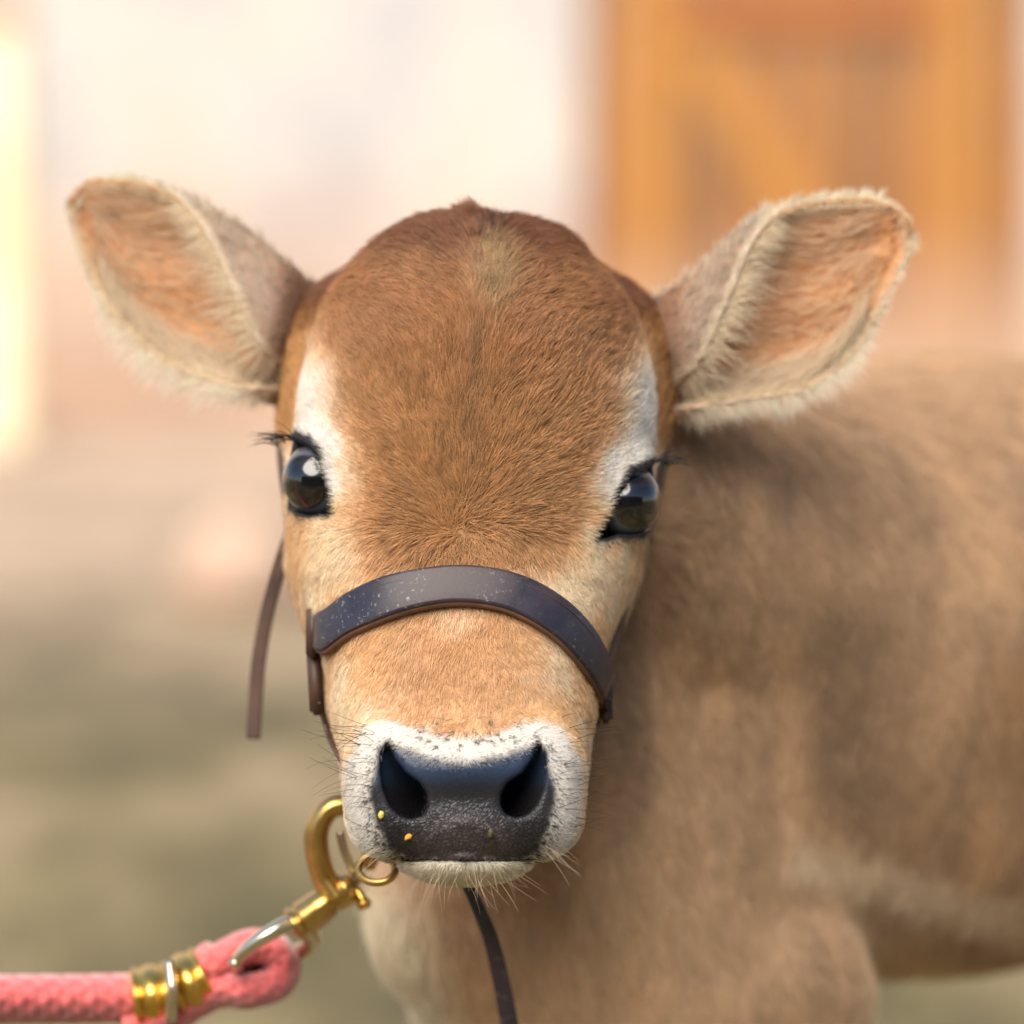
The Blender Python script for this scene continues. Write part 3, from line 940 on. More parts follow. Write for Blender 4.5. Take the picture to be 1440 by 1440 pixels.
def make_curves(name, pts, rad, colors, m, parent, label=None):
    """pts n,k,3 world; rad n,k metres; colors n,3"""
    n, k, _ = pts.shape
    h = bpy.data.hair_curves.new(name)
    h.add_curves([k] * n)
    h.attributes['position'].data.foreach_set('vector', pts.astype(np.float32).ravel())
    r = h.attributes.get('radius') or h.attributes.new('radius', 'FLOAT', 'POINT')
    r.data.foreach_set('value', rad.astype(np.float32).ravel())
    c = h.attributes.new('hair_color', 'FLOAT_COLOR', 'CURVE')
    c.data.foreach_set('color', np.concatenate([colors, np.ones((n, 1))], 1).astype(np.float32).ravel())
    h.materials.append(m)
    o = bpy.data.objects.new(name, h)
    o['kind'] = 'stuff'
    if label: o['label'] = label
    return link(o, parent)

def grow(P, M, Dv, length, lift, rad, K=5, curl=None, droop=0.0, taper=.15, clump=0, clump_px=12, seed=0):
    """hair strands in modelling space: root P, normal M, flow Dv (tangent-projected), length px, lift = tan of rise"""
    n = len(P)
    T = Dv - M * (Dv * M).sum(1)[:, None]
    T /= np.linalg.norm(T, axis=1)[:, None] + 1e-9
    lift = np.broadcast_to(lift, (n,)); length = np.broadcast_to(length, (n,)); rad = np.broadcast_to(rad, (n,))
    d0 = T + M * (lift * 2.0)[:, None]; d0 /= np.linalg.norm(d0, axis=1)[:, None]
    d1 = T + M * (lift * .25)[:, None]
    if curl is not None:
        d1 = d1 + curl
    d1 /= np.linalg.norm(d1, axis=1)[:, None]
    t = np.linspace(0, 1, K)
    pts = np.zeros((n, K, 3)); pts[:, 0] = P - M * 1.5
    for i in range(1, K):
        f = (i - .5) / (K - 1)
        dd = d0 * (1 - f) + d1 * f
        dd /= np.linalg.norm(dd, axis=1)[:, None]
        pts[:, i] = pts[:, i - 1] + dd * (length / (K - 1))[:, None]
    if clump:
        cell = np.floor(P / clump_px + .35 * np.stack([noise3(P, clump_px * .9, seed + 50 + q) for q in range(3)], -1)).astype(np.int64)
        off = np.stack([_h(cell[:, 0], cell[:, 1], cell[:, 2], seed + 60 + q) for q in range(3)], -1)
        ctr = (cell + .5) * clump_px
        pull = (ctr - P) - M * ((ctr - P) * M).sum(1)[:, None]
        for i in range(1, K):
            f = (i / (K - 1)) ** 1.4
            pts[:, i] += (pull * .45 + off * clump_px * .28) * (f * clump)
    r = rad[:, None] * (1 - (1 - taper) * t ** 1.6)[None, :]
    return pts, r

def head_flow(P):
    x, y, w = P[:, 0], P[:, 1], P[:, 2]
    dx = x - 650 + 22 * noise3(P, 38, 91) + 7 * noise3(P, 14, 92); dy = y - 742 + 14 * noise3(P, 34, 93)
    dy = np.where(dy < 0, dy * 1.0 - 14 * np.exp(-np.abs(dx) / 26), dy)
    up = sstep(775, 735, y)
    r = np.hypot(dx, dy) + 1e-6
    sw = .25 * np.exp(-r / 50)                      # slight swirl at the whorl
    ux = dx / r * 1.0 - dy / r * sw
    uy = dy / r + dx / r * sw
    # towards the poll the coat turns sideways
    side = sstep(520, 380, y)
    ux = ux + np.sign(x - 685) * side * .9 * sstep(5, 60, np.abs(x - 685))
    uy = uy * (1 - .6 * side)
    dxn = np.clip((x - 650) / 260, -1, 1)
    lx = dxn * .55 + .5 * dx / r * np.exp(-r / 70)
    ly = np.ones(len(x))
    # around the nose it fans outward
    mz = sstep(985, 1040, y)
    lx = lx * (1 - mz) + mz * np.clip((x - 652) / 120, -1.3, 1.3) * 1.1
    ly = ly * (1 - mz) + mz * np.where(y < 1075, .35 + 0 * y, .6)
    fx, fy = ux * up + lx * (1 - up), uy * up + ly * (1 - up)
    # hair under the eyes sweeps down and outward
    v = np.stack([fx, fy, np.zeros(len(x))], -1)
    v[:, 2] = -.25
    nz = np.stack([noise3(P, 46, 31), noise3(P, 46, 32), noise3(P, 46, 33)], -1) * .30
    nz += np.stack([noise3(P, 15, 34), noise3(P, 15, 35), noise3(P, 15, 36)], -1) * .30
    return v / np.linalg.norm(v, axis=1)[:, None] + nz

HS = 1.0   # hair count scale
def eye_mask(C):
    m = np.ones(len(C))
    for sgn, ex, ey, ew in EYES:
        e = poly_sd(C[:, 0], C[:, 1], EYEPOLY[sgn])
        thick = 5.5 + 4.5 * sstep(ey - 15, ey - 45, C[:, 1])
        m *= ~((e < thick) & (C[:, 2] > ew - 78) & (np.hypot(C[:, 0] - ex, C[:, 1] - ey) < 95))
    return m
def head_w(C, Nn):
    inh = (C[:, 2] > -380) & (C[:, 1] < 1262)
    face = sstep(-.45, -.1, Nn[:, 2]) * .9 + .1
    pd = poly_sd(C[:, 0], C[:, 1], PAD)
    bare = sstep(-26, 3, pd - 10 * sstep(1090, 1150, C[:, 1]) * (np.abs(C[:, 0] - 653) > 100)) * .97 + .0
    m = np.where((C[:, 2] > 0) & (C[:, 1] < 1212), bare, 1.0)
    dens = np.where(C[:, 2] < -200, .55, 1.0)
    return inh * face * m * dens * eye_mask(C)

def jitter_len(n, s=.25):
    return np.clip(rng.normal(1, s, n), .45, 1.7)

nH = int(360000 * HS)
P, M = sample_surface(V, N, tri, nH, head_w)
ne_ = np.minimum(np.hypot(P[:, 0] - 449, P[:, 1] - 674), np.hypot(P[:, 0] - 878, P[:, 1] - 703))
jit = np.where((P[:, 1] > 985) & (P[:, 2] > 20), 1.2, .8 + 7.2 * sstep(62, 95, ne_))[:, None] * rng.normal(0, 1, (nH, 3)) * [1, 1, .2]
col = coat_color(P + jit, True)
x, y, w = P.T
pd = poly_sd(x, y, PAD)
L = np.full(nH, 19.0)
L = np.where(y > 800, 13.5, L)
L = L * (1 - .25 * sstep(940, 1010, y))
L = L + 5 * sstep(400, 320, y)
L = np.where(np.hypot(x - 650, y - 745) < 60, 24, L)
near_eye = np.minimum(np.hypot(x - 449, y - 674), np.hypot(x - 878, y - 703))
L = L * (0.55 + .45 * sstep(60, 120, near_eye))
L = np.where((np.abs(pd) < 30) & (w > 20), 7.0, L)

L = np.where((y > 1212) & (w > -60), 11, L)
L = np.where(w < -190, 20, L)
L *= jitter_len(nH)
lift = .28 + .15 * sstep(380, 320, y) + .12 * np.exp(-np.hypot(x - 650, y - 745) / 50)
lift = lift + .10 * noise3(P, 12, 44) + rng.normal(0, .05, nH)
lift = np.clip(lift, .06, .9)
rad = np.full(nH, .44) * rng.uniform(.7, 1.3, nH)
rad = np.where((np.abs(pd) < 26) & (w > 20), rad * .75, rad)
rad = np.where(y < 400, rad * 1.1, rad)
wr_c = np.exp(-(np.hypot(x - 652, y - 748) / 42) ** 2)
Dv = head_flow(P) + rng.normal(0, 1, (nH, 3)) * (.13 + .45 * wr_c)[:, None]
lum = col.mean(1)
clm = np.where((y > 985) & (w > 30), .12, np.where(lum > .42, .35, .75))
pts, r = grow(P, M, Dv, L, lift, rad, K=5, clump=1.0, clump_px=11, seed=3)
pts2, r = grow(P, M, Dv, L, lift, rad, K=5)
pts = pts2 + (pts - pts2) * clm[:, None, None]
vs_ = np.where(lum > .42, .45, 1.0)
var = np.exp((rng.normal(0, .16, nH) + .16 * noise3(P, 7, 45) + .10 * noise3(P, 30, 46)) * vs_)
col = np.clip(col * var[:, None], 0.005, .88)
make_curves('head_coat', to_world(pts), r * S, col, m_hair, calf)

# body coat, coarser: it lies far out of focus
def body_w(C, Nn):
    b_ = ((C[:, 2] < -350) | (C[:, 1] > 1262))
    vis = np.where((C[:, 0] < 1560) & (C[:, 1] < 1560), 1, .12)
    return b_ * vis * (sstep(-.6, 0, Nn[:, 2]) * .95 + .05) * (C[:, 1] < 2350)
nB = int(150000 * HS)
P, M = sample_surface(V, N, tri, nB, body_w)
col = coat_color(P, True)
Dv = np.stack([.10 + .18 * noise3(P, 200, 51), np.ones(nB), -.15 + 0 * P[:, 0]], -1)
top = sstep(620, 500, P[:, 1])
Dv[:, 0] += top * 1.0
Dv += np.stack([noise3(P, 60, 52), noise3(P, 60, 53), noise3(P, 60, 54)], -1) * .16 + rng.normal(0, .1, (nB, 3))
L = 36 * jitter_len(nB); L = np.where(P[:, 1] > 1700, 22, L)
pts, r = grow(P, M, Dv, L, np.clip(.25 + rng.normal(0, .08, nB), 0.05, 1) * .6, .8 * rng.uniform(.7, 1.3, nB), K=4, clump=.45, clump_px=30, seed=5)
col = np.clip(col * np.exp(rng.normal(0, .07, nB) + .08 * noise3(P * [1, .4, 1], 24, 55))[:, None], .005, .85)
make_curves('body_coat', to_world(pts), r * S, col, m_hair, calf)

# eyes
def make_eye(sgn, ex, ey, ew):
    nu, nv = 48, 64
    gaze = np.array([sgn * .50, .10, .86]); gaze /= np.linalg.norm(gaze)
    a_ = np.cross(gaze, [0, 1, 0]); a_ /= np.linalg.norm(a_)      # horizontal across the iris
    b_ = np.cross(gaze, a_)
    th = np.linspace(0, math.pi, nu); ph = np.linspace(0, 2 * math.pi, nv, endpoint=False)
    TH, PH = np.meshgrid(th, ph, indexing='ij')
    d = np.cos(TH)[..., None] * gaze + np.sin(TH)[..., None] * (np.cos(PH)[..., None] * a_ + np.sin(PH)[..., None] * b_)
    # cornea bulges a little
    R = ER * (1 + .035 * np.exp(-(TH / .55) ** 4))
    p = (np.array([ex, ey, ew]) + d * R[..., None]).reshape(-1, 3)
    thf, phf = TH.ravel(), PH.ravel()
    u_, v_ = np.sin(thf) * np.cos(phf), np.sin(thf) * np.sin(phf)
    pupil = sstep(1.08, .95, np.hypot(u_ / .62, v_ / .44))
    iris = sstep(.86, .78, thf)
    col = mix(np.broadcast_to(np.array([.10, .105, .13]), p.shape), np.array([.009, .005, .003]) * (1 + .5 * noise3(np.stack([thf * 3, phf * 9, phf * 0], -1), .5, 9))[:, None], iris)
    col = mix(col, np.array([.002, .002, .003]), pupil)
    fs = [(i * nv + j, i * nv + (j + 1) % nv, (i + 1) * nv + (j + 1) % nv, (i + 1) * nv + j) for i in range(nu - 1) for j in range(nv)]
    return mesh_obj('eye', to_world(p), fs, m_eye, calf, colors=np.clip(col, 0, 1))
for e in EYES:
    make_eye(*e)

# upper lashes: long, black, curving out over the eye
def lashes(edge, n, Lmax, dirs, w_of, seed):
    E = spline(edge, 80)
    k = np.sort(rng.uniform(0, 79, n)).astype(int)
    root = np.concatenate([E[k] + rng.normal(0, 1.5, (n, 3))], 0)
    t = k / 79
    Dd = np.array([dirs(u) for u in t]) + rng.normal(0, .17, (n, 3))
    Dd /= np.linalg.norm(Dd, axis=1)[:, None]
    Ln = np.array([Lmax(u) for u in t]) * rng.uniform(.6, 1.1, n)
    K = 6; pts = np.zeros((n, K, 3)); pts[:, 0] = root
    for i in range(1, K):
        f = (i - .5) / (K - 1)
        dd = Dd.copy(); dd[:, 1] += (f - .35) * .9
        dd /= np.linalg.norm(dd, axis=1)[:, None]
        pts[:, i] = pts[:, i - 1] + dd * (Ln / (K - 1))[:, None]
    r = np.full((n, K), .6) * np.linspace(1, .25, K)[None, :]
    return pts, r
lp = []
pL, rL = lashes([(460, 700, -40), (450, 657, -34), (436, 628, -36), (416, 618, -50), (400, 620, -82), (390, 628, -112)], 75,
                lambda u: 10 + 34 * sstep(.3, .75, u), lambda u: np.array([-.45 - .65 * u, -.35, .45 - .4 * u]), None, 1)
pR, rR = lashes([(852, 738, -40), (870, 700, -34), (893, 667, -36), (914, 652, -50), (930, 650, -82), (940, 656, -112)], 70,
                lambda u: 9 + 30 * sstep(.3, .75, u), lambda u: np.array([.45 + .65 * u, -.35, .45 - .4 * u]), None, 2)
for p_, r_ in ((pL, rL), (pR, rR)):
    make_curves('eyelashes', to_world(p_), r_ * S, np.tile([.012, .011, .013], (len(p_), 1)), m_hair, calf)

# whiskers: fine dark ones round the nose, pale ones under the lip
def ray_w(px, py):
    h = bvh.ray_cast(Vector((px, py, 400)), Vector((0, 0, -1)))
    return (np.array(h[0]), np.array(h[1])) if h[0] is not None else (None, None)
W_pts, W_rad, W_col = [], [], []
def whisker(px, py, dx, dy, dz, length, curl, colr, rad=.42, K=9):
    p, nrm = ray_w(px, py)
    if p is None: return
    d = np.array([dx, dy, dz], float); d /= np.linalg.norm(d)
    d1 = d + np.array(curl, float); d1 /= np.linalg.norm(d1)
    q = [p]
    for i in range(1, K):
        f = i / (K - 1)
        dd = d * (1 - f) + d1 * f; dd /= np.linalg.norm(dd)
        q.append(q[-1] + dd * length / (K - 1))
    W_pts.append(q); W_rad.append(rad * (1 - .75 * np.linspace(0, 1, K))); W_col.append(colr)
blk = (.02, .016, .014); pale = (.62, .50, .34)
for i in range(32):                                   # left side
    yy = rng.uniform(1020, 1170); xx = rng.uniform(496, 530)
    whisker(xx, yy, -1, rng.uniform(-.5, .35), rng.uniform(.1, .7), rng.uniform(25, 85), (0, rng.uniform(-.5, .8), -.3), blk, rng.uniform(.3, .5))
for i in range(32):                                   # right side
    yy = rng.uniform(1020, 1175); xx = rng.uniform(785, 812)
    whisker(xx, yy, 1, rng.uniform(-.45, .35), rng.uniform(.1, .7), rng.uniform(25, 80), (0, rng.uniform(-.6, .5), -.3), blk, rng.uniform(.3, .5))
for i in range(16):                                   # above the nose
    xx = rng.uniform(520, 790); s_ = np.sign(xx - 655) * rng.uniform(.2, 1)
    whisker(xx, rng.uniform(1008, 1050), s_, rng.uniform(-1.0, -.1), .7, rng.uniform(15, 45), (s_ * .5, .5, -.2), blk, rng.uniform(.28, .42))
for i in range(80):                                  # pale ones below
    xx = rng.uniform(520, 790)
    if 80 < abs(xx - 653) < 112: continue
    yy = 1198 + rng.uniform(-8, 6) if abs(xx - 653) > 80 else rng.uniform(1218, 1238)
    s_ = (xx - 653) / 110
    whisker(xx, yy, s_ * 1.0 + rng.normal(0, .25), rng.uniform(.25, .9), rng.uniform(-.1, .4), rng.uniform(18, 62), (rng.normal(0, .3), rng.uniform(-.2, .9), -.2), pale, rng.uniform(.22, .42))
make_curves('whiskers', to_world(np.array(W_pts)), np.array(W_rad) * S, np.array(W_col), m_hair, calf)

# ears
EAR = {
    -1: dict(t=[0, .15, .3, .45, .6, .75, .88, .96, .985, 1],
             U=[(470, 425), (402, 374), (347, 330), (292, 297), (240, 272), (190, 258), (145, 256), (121, 264), (112, 273), (106, 288)],
             L=[(415, 580), (352, 550), (297, 532), (247, 512), (202, 482), (157, 432), (124, 372), (109, 330), (105, 310), (105, 296)], w0=-255, w1=-330),
    1: dict(t=[0, .15, .3, .45, .6, .75, .88, .96, .985, 1],
            U=[(892, 440), (958, 400), (1003, 364), (1050, 320), (1100, 297), (1160, 283), (1217, 281), (1253, 291), (1268, 304), (1277, 334)],
            L=[(925, 612), (985, 576), (1040, 560), (1100, 552), (1158, 530), (1205, 486), (1240, 424), (1268, 372), (1275, 352), (1277, 338)], w0=-245, w1=-235),
}
def ear_geo(sgn, nt_=56, nf=48, inflate=0.0):
    E = EAR[sgn]
    fU = [pchip(E['t'], [p[k] for p in E['U']]) for k in (0, 1)]
    fL = [pchip(E['t'], [p[k] for p in E['L']]) for k in (0, 1)]
    t = np.linspace(0, 1, nt_); t = 1 - (1 - t) ** 1.25
    U = np.stack([fU[0](t), fU[1](t)], -1); Lw = np.stack([fL[0](t), fL[1](t)], -1)
    c = (U + Lw) / 2; h = np.linalg.norm(U - Lw, axis=1) / 2
    e = (U - Lw) / (2 * h[:, None] + 1e-6)
    Au = np.radians(pchip([0, .15, .3, .5, .7, 1], [230, 205, 165, 118, 88, 80])(t))
    Al = np.radians(pchip([0, .15, .3, .5, 1], [150, 115, 96, 88, 80])(t))
    flat = pchip([0, .3, .7, 1], [.62, .42, .27, .2])(t)
    s = np.linspace(0, 1, nf)
    ph = -Al[:, None] + (Al + Au)[:, None] * s[None, :]
    shr = 1 - .22 * sstep(1.6, 3.9, ph)                # upper rim curls inside the cone
    X = c[:, None, 0] + h[:, None] * shr * np.sin(ph) * e[:, None, 0]
    Yv = c[:, None, 1] + h[:, None] * shr * np.sin(ph) * e[:, None, 1]
    w0 = E['w0'] + (E['w1'] - E['w0']) * t - 95 * sstep(.16, 0, t)
    Wv = w0[:, None] - h[:, None] * flat[:, None] * shr * np.cos(ph)
    # gentle cartilage folds inside
    fold = 5 * np.sin(s * 19)[None, :] * sstep(.1, .3, t)[:, None] * sstep(1, .8, t)[:, None] * np.exp(-((s - .45) / .28) ** 2)[None, :]
    Wv = Wv + fold
    return np.stack([X, Yv, Wv], -1), t, s, ph, e

def ear_mesh(sgn):
    G, t, s, ph, e = ear_geo(sgn)
    nt_, nf, _ = G.shape
    du = np.gradient(G, axis=0); dv = np.gradient(G, axis=1)
    Nn = np.cross(du, dv); Nn /= np.linalg.norm(Nn, axis=2)[..., None] + 1e-9
    # inner side must face the lens at the middle
    if Nn[nt_ // 2, nf // 2, 2] < 0: Nn = -Nn
    th = 4.0
    inner = G; outer = G - Nn * th
    Vv = np.concatenate([inner.reshape(-1, 3), outer.reshape(-1, 3)])
    n0 = nt_ * nf
    fs = []
    for i in range(nt_ - 1):
        for j in range(nf - 1):
            a = i * nf + j
            fs.append((a, a + 1, a + nf + 1, a + nf)); fs.append((n0 + a, n0 + a + nf, n0 + a + nf + 1, n0 + a + 1))
        for j in (0, nf - 1):
            a = i * nf + j
            q = (a, a + nf, n0 + a + nf, n0 + a)
            fs.append(q if j == 0 else q[::-1])
    a = (nt_ - 1) * nf
    for j in range(nf - 1):
        fs.append((a + j, a + j + 1, n0 + a + j + 1, n0 + a + j))
    TT = np.repeat(t, nf); SS = np.tile(s, nt_)
    pin = inner.reshape(-1, 3)
    k1 = noise3(pin * [1, 1.6, 1], 34, 71); k2 = noise3(pin * [.5, 1.6, 1], 13, 72)
    ci = mix(np.broadcast_to(np.array([.80, .44, .20]), pin.shape), np.array([.66, .30, .13]), sstep(-.1, .8, k1 + .4 * k2) * .75 * np.exp(-((SS - .5) / .25) ** 2) * sstep(.95, .6, TT))
    ci = mix(ci, np.array([.32, .10, .05]), sstep(.30, .9, noise3(pin * [.35, 1.5, 1], 26, 75) - .3 * k1) * np.exp(-((SS - .45) / .2) ** 2) * sstep(.85, .5, TT) * .7)
    ci = mix(ci, np.array([.74, .60, .43]), sstep(.07, .0, SS) * .8)
    ci = mix(ci, np.array([.74, .62, .45]), sstep(.86, .95, SS) * .8 * sstep(.75, .5, TT))
    ci = np.minimum(ci * 1.12, .88)
    pout = outer.reshape(-1, 3)
    co = mix(np.broadcast_to(np.array([.38, .26, .17]), pout.shape), np.array([.27, .20, .15]), sstep(-.4, .4, noise3(pout, 60, 73)) * sstep(.75, .3, TT))
    co = mix(co, np.array([.50, .40, .31]), sstep(.70, .92, SS) * sstep(.55, .2, TT) * .8)
    co = mix(co, np.array([.80, .70, .56]), np.maximum(sstep(.16, .03, SS), sstep(.95, .98, SS)))
    colr = np.clip(np.concatenate([ci, co]), 0, 1)
    o = mesh_obj('ear', to_world(Vv), fs, m_ear, calf, colors=colr)
    # ---- ear hair
    def surf(n, smin_, smax_, tmin=0.02, tmax=.99):
        ti = rng.uniform(tmin, tmax, n); si = rng.uniform(smin_, smax_, n)
        # index in the t grid
        fi = np.interp(ti, t, np.arange(nt_)); fj = si * (nf - 1)
        i = np.clip(fi.astype(int), 0, nt_ - 2); j = np.clip(fj.astype(int), 0, nf - 2)
        a = (fi - i)[:, None]; b__ = (fj - j)[:, None]
        def bl(A): return A[i, j] * (1 - a) * (1 - b__) + A[i + 1, j] * a * (1 - b__) + A[i, j + 1] * (1 - a) * b__ + A[i + 1, j + 1] * a * b__
        return bl(G), bl(Nn), bl(du / (np.linalg.norm(du, axis=2)[..., None] + 1e-9)), bl(dv / (np.linalg.norm(dv, axis=2)[..., None] + 1e-9)), ti, si
    allp, allr, allc = [], [], []
    def add(P, Mn, Dv, L, lift, rad, col_, clump_px=14, seed=0):
        col_ = np.array(col_)
        p, r = grow(P, Mn, Dv + rng.normal(0, .14, P.shape), L, lift, rad, K=5, clump=.8, clump_px=clump_px, seed=seed)
        allp.append(p); allr.append(r); allc.append(np.clip(col_ * np.exp(rng.normal(0, .13, len(P)))[:, None], .01, .85))
    # outer side short coat
    n = 15000
    P, Mn, Du, Dvv, ti, si = surf(n, 0, 1)
    co_ = mix(np.broadcast_to(np.array([.50, .36, .24]), P.shape), np.array([.28, .21, .155]), sstep(-.4, .4, noise3(P, 60, 73)) * sstep(.75, .3, ti))
    co_ = mix(co_, np.array([.60, .50, .40]), sstep(.62, .88, si + .06 * noise3(P, 25, 74)) * sstep(.55, .15, ti) * .85)
    co_ = mix(co_, np.array([.82, .70, .54]), np.maximum(sstep(.92, .97, si), sstep(.16, .03, si)))
    add(P - Mn * 4, -Mn, Du, 15 * jitter_len(n), .22, .6, co_, seed=7)
    # inner side velvet, sparse so the skin shows
    n = 9000
    P, Mn, Du, Dvv, ti, si = surf(n, .02, .98)
    ci_ = mix(np.broadcast_to(np.array([.84, .53, .29]), P.shape), np.array([.62, .33, .16]), np.exp(-((si - .5) / .22) ** 2))
    add(P, Mn, Du * .8 + Dvv * .5, 15 * jitter_len(n), .22, .42, ci_, seed=8)
    n = 2200
    P, Mn, Du, Dvv, ti, si = surf(n, .1, .9, .1, .85)
    add(P, Mn, Du * .9 + Dvv * .15, 38 * jitter_len(n), .3, .4, np.broadcast_to(np.array([.78, .60, .42]), P.shape), 20, 18)
    # long cream hair sweeping out of the funnel from the upper rim
    n = 1500
    P, Mn, Du, Dvv, ti, si = surf(n, .80, 1.0, .06, .5)
    add(P, Mn, Du * .9 - Dvv * .7, 46 * jitter_len(n) * (1 - .5 * ti), .55, .55, np.broadcast_to(np.array([.76, .66, .50]), P.shape), 16, 9)
    n = 2600
    P, Mn, Du, Dvv, ti, si = surf(n, .0, .2, .04, .8)
    add(P, Mn, Du * 1.0 + Dvv * .3, 40 * jitter_len(n), .5, .5, np.broadcast_to(np.array([.74, .60, .44]), P.shape), 16, 10)
    # fringes: lower rim long, upper rim and tip short; they stand out from the rim
    eU = np.stack([np.interp(t, t, e[:, 0]), np.interp(t, t, e[:, 1])], -1)
    def outward(ti): return np.stack([np.interp(ti, t, eU[:, 0]), np.interp(ti, t, eU[:, 1]), 0 * ti], -1)
    def fringe(n, s0, s1, t0, t1, sign, L, rad, colr, du_w=.45, seed=0, back=0.0):
        P, Mn, Du, Dvv, ti, si = surf(n, s0, s1, t0, t1)
        Dr = sign * outward(ti) + du_w * Du * [1, 1, .2] + rng.normal(0, .22, P.shape)
        Dr[:, 2] += rng.normal(-.05, .25, n)
        Mz = np.tile([0, 0, 1.0], (n, 1))
        add(P - Mn * back, Mz, Dr, L(ti) * jitter_len(n, .35), .06, rad, np.broadcast_to(np.array(colr), P.shape), 22, seed)
    fringe(2400, .0, .05, .08, .97, -1, lambda ti: 9 + (26 if sgn < 0 else 20) * sstep(.92, .6, ti) * sstep(.05, .22, ti), .36, (.87, .74, .60), .5, 11)
    fringe(900, .02, .12, .1, .9, -1, lambda ti: 8 + 14 * sstep(.9, .6, ti), .34, (.82, .68, .52), .5, 16, 4)
    fringe(1300, .965, 1.0, .5, .99, 1, lambda ti: 11 + 0 * ti, .34, (.88, .78, .62), .5, 12)
    fringe(1500, .80, 1.0, .08, .55, -1, lambda ti: 24 + 40 * rng.random(len(ti)) * sstep(.6, .3, ti), .36, (.82, .68, .50), .9, 14)
    fringe(700, .88, 1.0, .1, .55, 1, lambda ti: 16 + 0 * ti, .36, (.80, .70, .56), .4, 15)
    fringe(700, 0, 1, .975, 1.0, 1 if False else 0, lambda ti: 13 + 0 * ti, .34, (.84, .70, .52), 1.0, 13)
    for (sa, sb) in ((0.0, .03), (.96, 1.0)):
        n = 1700
        P, Mn, Du, Dvv, ti, si = surf(n, sa, sb, .03, .99)
        Dr = rng.normal(0, 1, (n, 3)) * [1, 1, .6] + Du * .9
        add(P, np.tile([0, 0, 1.0], (n, 1)), Dr, 11 * jitter_len(n, .3), .25, .4, np.broadcast_to(np.array([.86, .69, .49]), (n, 3)), 9, 19)
    # soft fuzz on the silhouette of the fold
    P, Mn, Du, Dvv, ti, si = surf(9000, .4, 1.0, .05, .95)
    k_ = np.abs(Mn[:, 2]) < .35
    n = int(k_.sum())
    Dr = outward(ti[k_]) + .5 * Du[k_] + rng.normal(0, .25, (n, 3))
    add(P[k_] - Mn[k_] * 4, np.tile([0, 0, 1.0], (n, 1)), Dr, 13 * jitter_len(n, .3), .05, .32, np.broadcast_to(np.array([.66, .52, .38]), (n, 3)), 18, 17)
    make_curves('ear_fur', to_world(np.concatenate(allp)), np.concatenate(allr) * S, np.concatenate(allc), m_hair, o)
ear_mesh(-1)
ear_mesh(1)

# hooves
m_hoof, nt, b = mat('dark_hoof')
b.inputs['Base Color'].default_value = (.03, .026, .024, 1); b.inputs['Roughness'].default_value = .5
for leg in legs_world():
    hx, hy, hz = leg[0][0]
    for q in (-1, 1):
        ring_pts = []
        for zz, rr_ in ((0.0, 1.0), (.02, .93), (.048, .75)):
            for k in range(14):
                a = 2 * math.pi * k / 14
                ring_pts.append((hx + q * .0125 + math.cos(a) * .0125 * rr_ - .004, hy + math.sin(a) * .024 * rr_ - .01 * (1 - zz / .05), zz))
        fs = [(i * 14 + k, i * 14 + (k + 1) % 14, (i + 1) * 14 + (k + 1) % 14, (i + 1) * 14 + k) for i in range(2) for k in range(14)]
        fs += [tuple(range(14))[::-1], tuple(range(28, 42))]
        mesh_obj('hoof', ring_pts, fs, m_hoof, calf)

# ------------------------------------------------------------------ halter
halter = empty('halter', tuple(to_world(np.array([650., 860., 80.]))), 'worn dark leather halter with a noseband on the calf\'s head', 'halter')
top = [(447, 862), (462, 857), (495, 833), (540, 812), (590, 801), (645, 796), (700, 801), (750, 817), (795, 845), (828, 880), (848, 918), (858, 952)]
bot = [(447, 915), (460, 921), (492, 898), (540, 876), (590, 860), (643, 853), (698, 859), (742, 877), (780, 903), (810, 935), (832, 968), (846, 1000)]
NB = 110
tp = spline([(a, b_, 0) for a, b_ in top], NB); bt = spline([(a, b_, 0) for a, b_ in bot], NB)
NR = 9
surfw = np.zeros((NB, NR)); 
for i in range(NB):
    for j in range(NR):
        f = j / (NR - 1)
        px, py = tp[i, :2] * (1 - f) + bt[i, :2] * f
        h = bvh.ray_cast(Vector((px, py, 400)), Vector((0, 0, -1)))
        surfw[i, j] = h[0].z if h[0] is not None and h[0].z > -180 else np.nan
cl = np.nanmax(surfw, axis=1)
